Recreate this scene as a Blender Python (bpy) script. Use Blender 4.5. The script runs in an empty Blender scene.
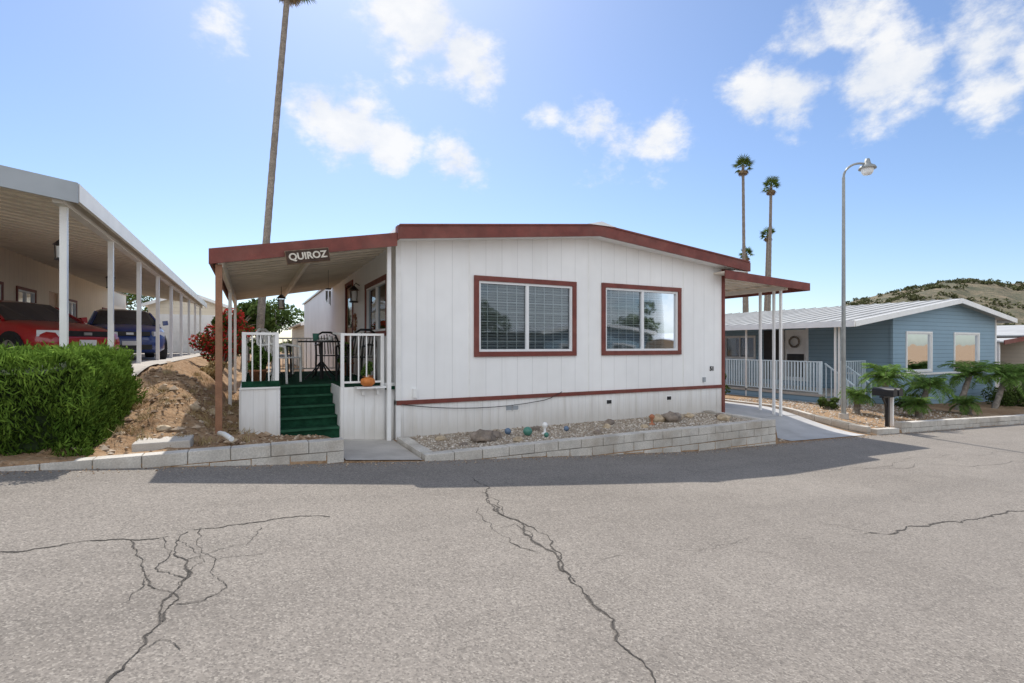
import bpy, math, random
import numpy as np
from mathutils import Vector, Matrix, noise as mnoise
random.seed(7); np.random.seed(7)
scene=bpy.context.scene
C27=math.cos(math.radians(27)); S27=math.sin(math.radians(27))
F=512.0; HY=345.0; H=1.5
def lerp(a,b,t): return a+(b-a)*t
def interp(x,tab):
    if x<=tab[0][0]: return tab[0][1]
    for (a,fa),(b,fb) in zip(tab,tab[1:]):
        if x<=b: return fa+(fb-fa)*(x-a)/(b-a)
    return tab[-1][1]
def sst(t):
    t=max(0,min(1,t)); return t*t*(3-2*t)
def PW(px,py,d):
    k=(px-512)/F; return (d*(C27*k+S27), d*(C27-S27*k), H+(HY-py)*d/F)
# ---------------------------------------------------------------- terrain functions
ROAD=[(-300,3.2),(-60,2.4),(-20,1.35),(-8,.8),(-2,.32),(0,.16),(2,0),(4,-.14),(6.7,-.32),(12,-.47),(19.7,-.75),(40,-1.35),(90,-2.4),(300,-3.0)]
PAD=[(-300,3.4),(-60,2.6),(-8,1.1),(-1.6,1.05),(-1.0,.78),(-.5,.28),(.3,.15),(2,0),(9.3,0),(9.5,-.06),(11.9,-.1),(12.2,-.22),(19,-.5),(40,-1.2),(90,-2.3),(300,-3)]
FRT=[(-300,3.3),(-60,2.5),(-8,.92),(-1.5,.36),(.95,.3),(1.0,.1),(2.0,.0),(8.9,0),(9.0,-.37),(12,-.47),(13.4,-.45),(19.7,-.6),(40,-1.2),(90,-2.3),(300,-3)]
RV0,RV1=-3.2,6.4
def roadz(u): return interp(u,ROAD)
def ground(u,v):
    if v<RV1+.02 and v>RV0-.02: return roadz(u)-.015
    if v<=RV0-.02:
        return roadz(u)+.05*sst((RV0-v)/3)
    end=lerp(9.0,12.5,sst((-u-.9)/.7))
    t=sst((v-6.5)/(end-6.5))
    z=lerp(interp(u,FRT),interp(u,PAD),t)
    if -1.9<u<0.1 and 6.7<v<40:
        z+=.10*mnoise.noise(Vector((u*2.3,v*2.3,0)))+.06*mnoise.noise(Vector((u*7,v*7,3)))
    return z
def GP(px,py):
    z=0
    for _ in range(40):
        d=F*(H-z)/(py-HY); k=(px-512)/F
        u=d*(C27*k+S27); v=d*(C27-S27*k); z=z*.5+.5*roadz(u)
    return u,v,z
# ---------------------------------------------------------------- materials
MATS={}
def newmat(name):
    m=bpy.data.materials.new(name); m.use_nodes=True
    nt=m.node_tree; b=nt.nodes['Principled BSDF']; return m,nt,b
def N(nt,t,**kw):
    n=nt.nodes.new(t)
    for k,v in kw.items(): setattr(n,k,v)
    return n
def mathn(nt,op,a,b=None,c=None,clamp=False):
    n=nt.nodes.new('ShaderNodeMath'); n.operation=op; n.use_clamp=clamp
    for i,x in enumerate((a,b,c)):
        if x is None: continue
        if isinstance(x,(int,float)): n.inputs[i].default_value=x
        else: nt.links.new(x,n.inputs[i])
    return n.outputs[0]
def mixc(nt,f,a,b,mode='MIX'):
    n=nt.nodes.new('ShaderNodeMix'); n.data_type='RGBA'; n.blend_type=mode
    for s,x in ((n.inputs[0],f),(n.inputs[6],a),(n.inputs[7],b)):
        if isinstance(x,(int,float)): s.default_value=x
        elif isinstance(x,tuple): s.default_value=(x[0],x[1],x[2],1)
        else: nt.links.new(x,s)
    return n.outputs[2]
def noisef(nt,co,scale,detail=4,rough=.55,dist=0):
    n=N(nt,'ShaderNodeTexNoise'); n.inputs['Scale'].default_value=scale; n.inputs['Detail'].default_value=detail
    n.inputs['Roughness'].default_value=rough; n.inputs['Distortion'].default_value=dist
    nt.links.new(co,n.inputs['Vector']); return n.outputs[0]
def remap(nt,x,a,b,c=0,d=1):
    n=N(nt,'ShaderNodeMapRange'); nt.links.new(x,n.inputs[0])
    for i,v in enumerate((a,b,c,d)): n.inputs[i+1].default_value=v
    return n.outputs[0]
def bump(nt,b,h,strength=.3,dist=.01):
    n=N(nt,'ShaderNodeBump'); n.inputs['Strength'].default_value=strength; n.inputs['Distance'].default_value=dist
    nt.links.new(h,n.inputs['Height']); nt.links.new(n.outputs[0],b.inputs['Normal'])
def M(name,col,rough=.7,var=.12,scale=3,fine=.06,fscale=60,bp=0,bd=.004,metal=0,spec=.4,dirt=None,coat=0):
    if name in MATS: return MATS[name]
    m,nt,b=newmat(name)
    co=N(nt,'ShaderNodeTexCoord').outputs['Object']
    n1=noisef(nt,co,scale,2,.6)
    a=tuple(c*(1-var) for c in col); c2=tuple(min(1,c*(1+var)) for c in col)
    c=mixc(nt,remap(nt,n1,.3,.7),a,c2)
    if fine or bp: n2=noisef(nt,co,fscale,1,.6)
    if fine: c=mixc(nt,mathn(nt,'MULTIPLY',remap(nt,n2,.35,.65),fine*2),c,tuple(x*.5 for x in col))
    if dirt:
        n3=noisef(nt,co,1.3,4,.7); c=mixc(nt,mathn(nt,'MULTIPLY',remap(nt,n3,.48,.75),dirt[1]),c,dirt[0])
    nt.links.new(c,b.inputs['Base Color'])
    b.inputs['Roughness'].default_value=rough; b.inputs['Metallic'].default_value=metal
    b.inputs['Specular IOR Level'].default_value=spec
    if coat: b.inputs['Coat Weight'].default_value=coat; b.inputs['Coat Roughness'].default_value=.05
    if bp: bump(nt,b,n2,bp,bd)
    MATS[name]=m; return m
def siding(name,col,axis,period,groove=.06,dark=.55,dirtc=(.45,.40,.33),dirt=.35,zlow=None,rough=.55,lap=False):
    m,nt,b=newmat(name)
    co=N(nt,'ShaderNodeTexCoord').outputs['Object']
    sx=N(nt,'ShaderNodeSeparateXYZ'); nt.links.new(co,sx.inputs[0])
    if axis=='xy': s=mathn(nt,'ADD',sx.outputs[0],sx.outputs[1])
    else: s=sx.outputs[2]
    fr=mathn(nt,'FRACT',mathn(nt,'DIVIDE',mathn(nt,'ADD',s,100.03),period))
    g=mathn(nt,'LESS_THAN',fr,groove)
    n1=noisef(nt,co,.9,3,.65)
    mp=N(nt,'ShaderNodeMapping'); mp.inputs['Scale'].default_value=(5,5,.35); nt.links.new(co,mp.inputs[0])
    n3=noisef(nt,mp.outputs[0],1.6,4,.7)
    c=mixc(nt,remap(nt,n1,.3,.7),tuple(x*.94 for x in col),tuple(min(1,x*1.04) for x in col))
    c=mixc(nt,mathn(nt,'MULTIPLY',remap(nt,n3,.5,.78),dirt),c,dirtc)
    if zlow is not None:
        zz=remap(nt,mathn(nt,'ADD',sx.outputs[2],mathn(nt,'MULTIPLY',n3,-.5)),zlow-.25,zlow+.15,1,0)
        c=mixc(nt,mathn(nt,'MULTIPLY',zz,.5),c,dirtc)
    c=mixc(nt,mathn(nt,'MULTIPLY',g,dark),c,tuple(x*.35 for x in col))
    nt.links.new(c,b.inputs['Base Color']); b.inputs['Roughness'].default_value=rough
    b.inputs['Specular IOR Level'].default_value=.35
    bump(nt,b,mathn(nt,'MULTIPLY',fr if lap else g,-1.0),.6,.012)
    MATS[name]=m; return m
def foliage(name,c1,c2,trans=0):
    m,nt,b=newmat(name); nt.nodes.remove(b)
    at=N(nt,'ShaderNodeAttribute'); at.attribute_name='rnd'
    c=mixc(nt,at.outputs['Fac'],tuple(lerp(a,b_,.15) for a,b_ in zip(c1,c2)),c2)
    d=N(nt,'ShaderNodeBsdfDiffuse'); nt.links.new(c,d.inputs[0]); out=d.outputs[0]
    if trans:
        tr=N(nt,'ShaderNodeBsdfTranslucent'); nt.links.new(c,tr.inputs[0])
        mx=N(nt,'ShaderNodeMixShader'); mx.inputs[0].default_value=trans
        nt.links.new(out,mx.inputs[1]); nt.links.new(tr.outputs[0],mx.inputs[2]); out=mx.outputs[0]
    nt.links.new(out,nt.nodes['Material Output'].inputs[0])
    MATS[name]=m; return m
def glassmat(name,tint=(.84,.88,.9),refl=.03):
    m,nt,b=newmat(name); nt.nodes.remove(b)
    t=N(nt,'ShaderNodeBsdfTransparent'); t.inputs[0].default_value=(*tint,1)
    g=N(nt,'ShaderNodeBsdfGlossy'); g.inputs['Roughness'].default_value=.03; g.inputs[0].default_value=(.75,.8,.85,1)
    co=N(nt,'ShaderNodeTexCoord').outputs['Object']; n=noisef(nt,co,1.7,1)
    bp=N(nt,'ShaderNodeBump'); bp.inputs['Strength'].default_value=.05; bp.inputs['Distance'].default_value=.05
    nt.links.new(n,bp.inputs['Height']); nt.links.new(bp.outputs[0],g.inputs['Normal'])
    fr=N(nt,'ShaderNodeFresnel'); fr.inputs[0].default_value=1.45
    f=mathn(nt,'ADD',fr.outputs[0],refl,clamp=True)
    mx=N(nt,'ShaderNodeMixShader'); nt.links.new(f,mx.inputs[0]); nt.links.new(t.outputs[0],mx.inputs[1]); nt.links.new(g.outputs[0],mx.inputs[2])
    nt.links.new(mx.outputs[0],nt.nodes['Material Output'].inputs[0]); MATS[name]=m; return m
def asphalt():
    m,nt,b=newmat('asphalt')
    co=N(nt,'ShaderNodeTexCoord').outputs['Object']
    big=noisef(nt,co,.35,3,.6); mid=noisef(nt,co,2.2,5,.7); f2=noisef(nt,co,42,2,.75)
    v=N(nt,'ShaderNodeTexVoronoi'); v.inputs['Scale'].default_value=105; nt.links.new(co,v.inputs['Vector'])
    mp=N(nt,'ShaderNodeMapping'); mp.inputs['Scale'].default_value=(.12,1.6,1); nt.links.new(co,mp.inputs[0])
    lane=noisef(nt,mp.outputs[0],1.0,2,.55)
    c=mixc(nt,remap(nt,big,.3,.7),(.222,.198,.173),(.285,.256,.225))
    c=mixc(nt,mathn(nt,'MULTIPLY',remap(nt,lane,.5,.72),.3),c,(.15,.135,.12))
    c=mixc(nt,mathn(nt,'MULTIPLY',remap(nt,mid,.48,.8),.5),c,(.15,.132,.115))
    sp=N(nt,'ShaderNodeSeparateColor'); nt.links.new(v.outputs['Color'],sp.inputs[0])
    c=mixc(nt,mathn(nt,'MULTIPLY',remap(nt,sp.outputs[0],.62,.95),.48),c,(.44,.40,.35))
    c=mixc(nt,mathn(nt,'MULTIPLY',remap(nt,sp.outputs[1],.55,.95),.6),c,(.10,.09,.08))
    c=mixc(nt,mathn(nt,'MULTIPLY',remap(nt,f2,.5,.7),.4),c,(.12,.108,.098))
    nt.links.new(c,b.inputs['Base Color']); b.inputs['Roughness'].default_value=.9; b.inputs['Specular IOR Level'].default_value=.2
    bump(nt,b,v.outputs['Distance'],.55,.005); MATS['asphalt']=m; return m
def dirtmat():
    m,nt,b=newmat('dirt')
    co=N(nt,'ShaderNodeTexCoord').outputs['Object']
    a=noisef(nt,co,.6,4,.65); f=noisef(nt,co,9,4,.72); v=N(nt,'ShaderNodeTexVoronoi'); v.inputs['Scale'].default_value=26; nt.links.new(co,v.inputs['Vector'])
    c=mixc(nt,remap(nt,a,.35,.65),(.27,.165,.09),(.42,.285,.175))
    c=mixc(nt,mathn(nt,'MULTIPLY',remap(nt,f,.48,.68),.6),c,(.16,.10,.058))
    sp=N(nt,'ShaderNodeSeparateColor'); nt.links.new(v.outputs['Color'],sp.inputs[0])
    c=mixc(nt,mathn(nt,'MULTIPLY',remap(nt,sp.outputs[0],.7,.95),.3),c,(.5,.40,.29))
    nt.links.new(c,b.inputs['Base Color']); b.inputs['Roughness'].default_value=.95; b.inputs['Specular IOR Level'].default_value=.1
    bump(nt,b,f,.9,.06); MATS['dirt']=m; return m
ASPH=asphalt(); DIRT=dirtmat()
WHITE=siding('white_siding',(.88,.88,.875),'xy',.305,.035,.24,dirt=.12,dirtc=(.60,.57,.52))
SKIRT=siding('white_skirting',(.85,.845,.835),'xy',.152,.05,.25,zlow=.14,dirt=.22)
BEIGE=siding('beige_siding',(.72,.61,.47),'xy',.3,.05,.3,dirt=.1)
BLUE=siding('blue_lap_siding',(.25,.37,.46),'z',.14,.1,.55,dirt=.08,dirtc=(.35,.4,.42),lap=True)
TAN=siding('tan_lap_siding',(.55,.50,.42),'z',.18,.08,.4,dirt=.1,lap=True)
WP=M('white_paint',(.85,.845,.83),.45,.05,4,.03,70,dirt=((.5,.46,.4),.12))
WHM=M('white_metal',(.78,.79,.8),.4,.05,2,0)
ROOFG=M('weathered_grey_roof',(.43,.43,.42),.55,.12,1.2,.05,40,dirt=((.3,.28,.25),.4))
BROWN=M('rust_brown_paint',(.185,.046,.034),.55,.2,5,.12,60,dirt=((.30,.16,.12),.3))
BRW2=M('brown_post_paint',(.30,.15,.085),.6,.2,6,.15,50)
GREYM=M('grey_roof_metal',(.33,.36,.39),.45,.1,2,0)
TANM=M('tan_awning_pan',(.76,.70,.61),.5,.08,2,0)
LTM=M('light_awning_metal',(.70,.67,.62),.45,.06,2,0)
CONC=M('concrete',(.50,.465,.42),.85,.14,1.4,.14,90,.35,.004,dirt=((.24,.21,.18),.5))
SLAB=M('grey_concrete',(.48,.475,.47),.85,.14,1.2,.12,90,.35,.004,dirt=((.26,.24,.22),.5))
BLOCK=M('painted_block',(.60,.565,.51),.8,.2,2.5,.2,55,.6,.006,dirt=((.28,.22,.16),.7))
MORT=M('mortar',(.25,.23,.20),.95,.15,8,0)
GREEN=M('green_turf_carpet',(.014,.062,.034),.95,.35,9,.2,160,.8,.01,spec=.1)
GRNL=M('green_turf_nosing',(.035,.11,.065),.95,.2,9,.2,160,spec=.1)
DARK=M('dark_interior',(.03,.03,.032),.9,.1,3,0)
BLK=M('black_paint',(.02,.02,.022),.4,.1,6,0)
SCRN=M('dark_screen_door',(.05,.05,.05),.7,.1,6,0)
BLIND=M('window_blind',(.46,.47,.46),.6,.15,1.2,.0)
GRID=M('window_lattice',(.74,.74,.72),.5,.05,1.2,.0)
SHADE=M('pale_window_shade',(.46,.44,.41),.7,.15,1.2,0)
DOORM=M('door_paint',(.45,.28,.17),.45,.1,5,.05,60)
GLASS=glassmat('window_glass'); DGL=glassmat('dark_glass',(.25,.27,.28),.05)
PLAS=M('white_plastic',(.82,.82,.8),.35,.05,5,.0)
STEEL=M('galvanized_steel',(.30,.31,.30),.5,.12,6,0,metal=.3)
RUB=M('tyre_rubber',(.025,.025,.025),.85,.1,9,0)
RIM=M('alloy_rim',(.5,.51,.52),.3,.08,9,.0,metal=.8)
REDP=M('red_car_paint',(.40,.014,.018),.3,.04,2,.0,coat=.9)
BLUP=M('blue_car_paint',(.025,.06,.24),.3,.04,2,.0,coat=.9)
LAMPG=M('headlight_glass',(.75,.78,.8),.12,.05,9,.0)
TAIL=M('tail_light',(.4,.01,.01),.2,.05,9,0)
CRK=M('crack_fill',(.06,.054,.048),.95,.35,20,0)
SEAM=M('seam_fill',(.135,.12,.105),.95,.3,14,0)
STONE=M('tan_rock',(.50,.40,.28),.9,.35,9,.1,50)
ROCK=M('grey_rock',(.27,.22,.18),.9,.35,8,.15,40,.7,.01)
GRAV=M('gravel_bed',(.43,.36,.28),.95,.25,14,.3,60,.9,.02)
PUMP=M('pumpkin_skin',(.62,.20,.04),.55,.2,6,.08,50)
TEAL=M('teal_glass_ball',(.07,.22,.17),.1,.2,4,.0)
BALLB=M('blue_glass_ball',(.12,.18,.27),.1,.2,4,.0)
TERRA=M('terracotta',(.42,.17,.09),.8,.15,6,.08,50)
BARK=M('palm_bark',(.25,.215,.18),.9,.25,4,.3,18,.9,.04)
WOOD=M('dark_sign_wood',(.06,.035,.024),.8,.3,14,.0)
WOODL=M('sign_edge_wood',(.22,.15,.10),.8,.3,14,.0)
LETT=M('aged_white_letters',(.62,.58,.50),.7,.2,20,0)
LEAFH=foliage('hedge_leaf',(.016,.045,.006),(.21,.33,.055))
LEAFT=foliage('tree_leaf',(.022,.045,.012),(.12,.17,.05))
LEAFP=foliage('palm_leaf',(.03,.06,.015),(.15,.21,.05))
LEAFS=foliage('young_palm_leaf',(.03,.08,.018),(.19,.31,.075),trans=.25)
FLOW=foliage('bougainvillea_flower',(.35,.02,.03),(.70,.08,.06))
DEADP=foliage('dead_frond',(.14,.10,.06),(.32,.24,.15))
DRYG=foliage('dry_weed',(.25,.18,.09),(.50,.40,.22))
SCRUB=foliage('hill_scrub',(.05,.06,.028),(.13,.135,.065))
SCRUBT=foliage('distant_tree_leaf',(.05,.065,.03),(.14,.16,.07))
# ---------------------------------------------------------------- builders
def root(name):
    e=bpy.data.objects.new(name,None); scene.collection.objects.link(e); e.empty_display_size=.2; return e
def link(o,parent):
    scene.collection.objects.link(o)
    if parent: o.parent=parent
class B:
    def __init__(s): s.v=[];s.f=[];s.mi=[];s.ms=[];s.sm=[]
    def _m(s,m):
        if m not in s.ms: s.ms.append(m)
        return s.ms.index(m)
    def add(s,vs,fs,m,smooth=False):
        o=len(s.v); s.v+= [tuple(x) for x in vs]; i=s._m(m)
        for f in fs: s.f.append(tuple(o+k for k in f)); s.mi.append(i); s.sm.append(smooth)
    BF=[(0,3,2,1),(4,5,6,7),(0,1,5,4),(1,2,6,5),(2,3,7,6),(3,0,4,7)]
    def box(s,x0,x1,y0,y1,z0,z1,m):
        s.add([(x0,y0,z0),(x1,y0,z0),(x1,y1,z0),(x0,y1,z0),(x0,y0,z1),(x1,y0,z1),(x1,y1,z1),(x0,y1,z1)],s.BF,m)
    def lbox(s,fr,a0,a1,n0,n1,z0,z1,m):
        ox,oy,sx,sy,nx,ny=fr
        p=lambda a,n,z:(ox+sx*a+nx*n,oy+sy*a+ny*n,z)
        s.add([p(a0,n0,z0),p(a1,n0,z0),p(a1,n1,z0),p(a0,n1,z0),p(a0,n0,z1),p(a1,n0,z1),p(a1,n1,z1),p(a0,n1,z1)],s.BF,m)
    def beam(s,p0,p1,w,h,m,up=(0,0,1)):
        p0=Vector(p0);p1=Vector(p1);d=(p1-p0).normalized();up=Vector(up)
        sd=d.cross(up)
        if sd.length<1e-4: sd=Vector((1,0,0))
        sd.normalize(); uu=sd.cross(d).normalized()
        c=[]
        for p in (p0,p1):
            for a,b_ in ((-1,-1),(1,-1),(1,1),(-1,1)): c.append(p+sd*a*w/2+uu*b_*h/2)
        s.add(c,[(0,1,2,3),(4,7,6,5),(0,4,5,1),(1,5,6,2),(2,6,7,3),(3,7,4,0)],m)
    def cyl(s,p0,p1,r0,r1,m,n=12,cap=True,smooth=True):
        p0=Vector(p0);p1=Vector(p1);d=(p1-p0).normalized()
        a=d.cross(Vector((0,0,1)))
        if a.length<1e-4:a=Vector((1,0,0))
        a.normalize();b_=d.cross(a)
        v=[];
        for p,r in((p0,r0),(p1,r1)):
            for i in range(n):
                t=2*math.pi*i/n; v.append(p+a*math.cos(t)*r+b_*math.sin(t)*r)
        s.add(v,[(i,(i+1)%n,n+(i+1)%n,n+i) for i in range(n)],m,smooth)
        if cap: s.add(v,[tuple(range(n))[::-1],tuple(range(n,2*n))],m)
    def tube(s,pts,rs,m,n=8):
        pts=[Vector(p) for p in pts]
        if not isinstance(rs,(list,tuple)): rs=[rs]*len(pts)
        v=[]; 
        for i,p in enumerate(pts):
            d=(pts[min(i+1,len(pts)-1)]-pts[max(i-1,0)]).normalized()
            a=d.cross(Vector((0.13,0.21,1)) if abs(d.z)<.9 else Vector((1,0,0))).normalized(); b_=d.cross(a)
            for k in range(n):
                t=2*math.pi*k/n; v.append(p+a*math.cos(t)*rs[i]+b_*math.sin(t)*rs[i])
        f=[(i*n+k,i*n+(k+1)%n,(i+1)*n+(k+1)%n,(i+1)*n+k) for i in range(len(pts)-1) for k in range(n)]
        s.add(v,f,m,True); s.add(v,[tuple(range(n))[::-1],tuple(range(len(v)-n,len(v)))],m)
    def lathe(s,c,prof,m,n=16,squash=None):
        v=[];
        for r,z in prof:
            for i in range(n):
                t=2*math.pi*i/n; rr=r*(1+(squash(t) if squash else 0)); v.append((c[0]+rr*math.cos(t),c[1]+rr*math.sin(t),c[2]+z))
        f=[(i*n+k,i*n+(k+1)%n,(i+1)*n+(k+1)%n,(i+1)*n+k) for i in range(len(prof)-1) for k in range(n)]
        s.add(v,f,m,True)
    def done(s,name,parent=None,bevel=0):
        me=bpy.data.meshes.new(name); me.from_pydata(s.v,[],s.f)
        for m in s.ms: me.materials.append(m)
        me.polygons.foreach_set('material_index',s.mi); me.polygons.foreach_set('use_smooth',s.sm); me.update()
        o=bpy.data.objects.new(name,me); link(o,parent)
        if bevel:
            md=o.modifiers.new('bev','BEVEL'); md.width=bevel; md.segments=2; md.limit_method='ANGLE'; md.angle_limit=math.radians(40)
        return o
def quads(name,V,mats,rnd,mi=None,parent=None,tri=False):
    k=3 if tri else 4
    n=len(V)//k; me=bpy.data.meshes.new(name)
    me.vertices.add(n*k); me.vertices.foreach_set('co',np.asarray(V,dtype=np.float32).ravel())
    me.loops.add(n*k); me.loops.foreach_set('vertex_index',np.arange(n*k,dtype=np.int32))
    me.polygons.add(n); me.polygons.foreach_set('loop_start',np.arange(n,dtype=np.int32)*k)
    me.polygons.foreach_set('loop_total',np.full(n,k,dtype=np.int32))
    for m in mats: me.materials.append(m)
    if mi is not None: me.polygons.foreach_set('material_index',np.asarray(mi,dtype=np.int32))
    a=me.attributes.new('rnd','FLOAT','FACE'); a.data.foreach_set('value',np.asarray(rnd,dtype=np.float32))
    me.update(calc_edges=True); me.validate()
    o=bpy.data.objects.new(name,me); link(o,parent); return o
def leafquads(Cn,L,W,dirs=None,jit=1.0):
    n=len(Cn); r=np.random.normal(size=(n,3))
    if dirs is not None: r=dirs+r*jit*.5
    r/=np.linalg.norm(r,axis=1)[:,None]+1e-9
    q=np.random.normal(size=(n,3)); s=np.cross(r,q); s/=np.linalg.norm(s,axis=1)[:,None]+1e-9
    L=np.broadcast_to(L,(n,))[:,None]; W=np.broadcast_to(W,(n,))[:,None]
    V=np.stack([Cn-r*L/2,Cn+s*W/2,Cn+r*L/2,Cn-s*W/2],axis=1)
    return V.reshape(-1,3)
def leafball(cs,rs,n,L,W):
    P=[];R=[]
    for c,r in zip(cs,rs):
        k=int(n*(r**2)/sum(x**2 for x in rs)); d=np.random.normal(size=(k,3)); d/=np.linalg.norm(d,axis=1)[:,None]
        rad=r*(1-.45*np.random.rand(k)**1.7); p=np.array(c)+d*rad[:,None]*np.array([1,1,.8])
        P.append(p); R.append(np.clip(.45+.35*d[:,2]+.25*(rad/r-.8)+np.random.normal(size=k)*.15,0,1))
    P=np.concatenate(P);R=np.concatenate(R)
    return leafquads(P,L*(.6+.8*np.random.rand(len(P))),W*(.6+.8*np.random.rand(len(P)))),R
# ---------------------------------------------------------------- ground
def glines():
    U=[-4000,-1500,-600,-300,-150,-90,-60,-40,-25,-18]+list(np.arange(-12,-2,.25))+list(np.arange(-2,.5,.07))+list(np.arange(.5,26.01,.25))+[28,31,35,40,50,65,90,150,300,600,1500,4000]
    U+= [.95,1.0,8.9,9.0,9.3,9.5,11.9,12.2,-1.6,-1.5,-.5,.3]
    V=[-4000,-1500,-600,-200,-80,-40,-20,-12,-8,-6.2,-4.5,RV0-.03,RV0,-1,2,4,5.5,RV1,RV1+.021]+list(np.arange(6.5,12.01,.1))+list(np.arange(12.25,16.01,.25))+[18,20,23,26,30,35,40,50,70,100,160,300,600,1500,4000]
    f=lambda L: sorted(set(round(float(x),4) for x in L)); return f(U),f(V)
GU,GV=glines()
def sheet(name,us,vs,zf,m,parent=None):
    v=[(u,w,zf(u,w)) for w in vs for u in us]; n=len(us)
    f=[(j*n+i,j*n+i+1,(j+1)*n+i+1,(j+1)*n+i) for j in range(len(vs)-1) for i in range(n-1)]
    me=bpy.data.meshes.new(name); me.from_pydata(v,[],f); me.materials.append(m)
    me.polygons.foreach_set('use_smooth',[True]*len(f)); me.update()
    o=bpy.data.objects.new(name,me); link(o,parent); return o
sheet('ground',GU,GV,ground,DIRT)
def rng(L,a,b): return [a]+[x for x in L if a<x<b]+[b]
sheet('road',rng(GU,-300,300),[RV0,-1,2,4,5.5,RV1],lambda u,v:roadz(u),ASPH)
dw=root('concrete_driveway')
sheet('slab',rng(GU,9.4,11.9),rng(GV,6.42,22),lambda u,v:ground(u,v)+.012,SLAB,dw)
b=B()
for v in (8.0,11.0,14.0,17.0): b.add([(9.4,v,ground(9.5,v)+.0165),(11.9,v,ground(11.9,v)+.0165),(11.9,v+.015,ground(11.9,v)+.0165),(9.4,v+.015,ground(9.5,v)+.0165)],[(0,1,2,3)],MORT)
b.done('joints',dw)
sheet('concrete_walkway',rng(GU,1.02,1.98),rng(GV,6.42,8.02),lambda u,v:ground(u,v)+.014,CONC)
sheet('carport_slab',rng(GU,-6,-1.75),rng(GV,9.6,36),lambda u,v:interp(-2.0,PAD)+.03 if v>13 else ground(-2.2,v)+.05,CONC)
b=B()
ul=rng(GU,-80,120)
for a,c in zip(ul,ul[1:]):
    za,zc=roadz(a),roadz(c)
    b.add([(a,RV0-.16,za-.1),(c,RV0-.16,zc-.1),(c,RV0,zc-.1),(a,RV0,za-.1),(a,RV0-.16,za+.11),(c,RV0-.16,zc+.11),(c,RV0,zc+.11),(a,RV0,za+.11)],B.BF,CONC)
b.done('kerb')
def crack(b,pts,w,m=CRK,rough=.08,it=5,off=.004,gap=.0):
    P=[Vector(GP(*p)[:2]) for p in pts]
    st=random.getstate(); random.seed(int(sum(p[0]*3+p[1] for p in pts[:3])))
    for k in range(it):
        Q=[P[0]]
        for a,c in zip(P,P[1:]):
            d=c-a; nn=Vector((-d.y,d.x)); Q+= [(a+c)/2+nn*random.uniform(-rough,rough)*1.8,c]
        P=Q
    random.setstate(st)
    def W(p): 
        return w*max(.12,(.25+1.6*abs(mnoise.noise(Vector((p.x*7,p.y*7,0))))+.8*abs(mnoise.noise(Vector((p.x*23,p.y*23,4))))))
    for i,(a,c) in enumerate(zip(P,P[1:])):
        d=(c-a); 
        if d.length<1e-5: continue
        if gap and mnoise.noise(Vector((a.x*3,a.y*3,7)))<-gap: continue
        nn=Vector((-d.y,d.x)).normalized()
        w0=W(a);w1=W(c)
        vs=[a-nn*w0/2,a+nn*w0/2,c+nn*w1/2,c-nn*w1/2]
        b.add([(p.x,p.y,roadz(p.x)+off) for p in vs],[(0,3,2,1)],m)
b=B()
def crk(pts,w,gap=0,seam=0):
    crack(b,pts,w,gap=gap)
    if seam: crack(b,pts,seam,SEAM,off=.0025,gap=.12)
crk([(472,478),(486,500),(503,516),(531,540),(562,567),(590,600),(620,645),(655,683),(680,710)],.011,seam=.028)
crk([(486,500),(518,520),(548,536),(560,560),(575,582)],.009,seam=.02)
crk([(478,508),(492,530),(520,548),(540,553)],.006)
crk([(503,516),(497,500),(482,492)],.006)
crk([(500,528),(515,524),(531,540)],.006)
crk([(0,552),(60,546),(130,540),(200,529),(270,520),(330,517)],.009,gap=.3,seam=.02)
crk([(188,532),(186,560),(176,590),(160,620),(135,655),(105,685),(80,710)],.0085,seam=.018)
crk([(130,540),(141,565),(162,590),(178,600),(162,622)],.007,seam=.014)
crk([(200,529),(216,560),(226,588),(200,602),(176,604)],.006)
crk([(186,560),(214,552),(246,545),(262,528)],.005,gap=.2)
crk([(150,575),(130,600),(118,606)],.005)
crk([(216,560),(250,556),(300,552)],.005,gap=.1)
crk([(163,538),(170,556),(158,572),(186,580)],.006)
crk([(176,540),(192,548),(205,562),(188,575),(176,590)],.005)
crk([(135,655),(160,640),(180,650)],.005)
crk([(870,533),(930,526),(985,517),(1024,511),(1070,505)],.012,seam=.03)
crk([(800,520),(870,533)],.005,gap=.1)
crack(b,[(700,470),(900,462),(1060,448)],.008,SEAM)
crack(b,[(850,470),(1100,455)],.010,SEAM)
crack(b,[(600,560),(720,545),(870,533)],.004,SEAM,gap=.1)
b.done('road_cracks')
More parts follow.
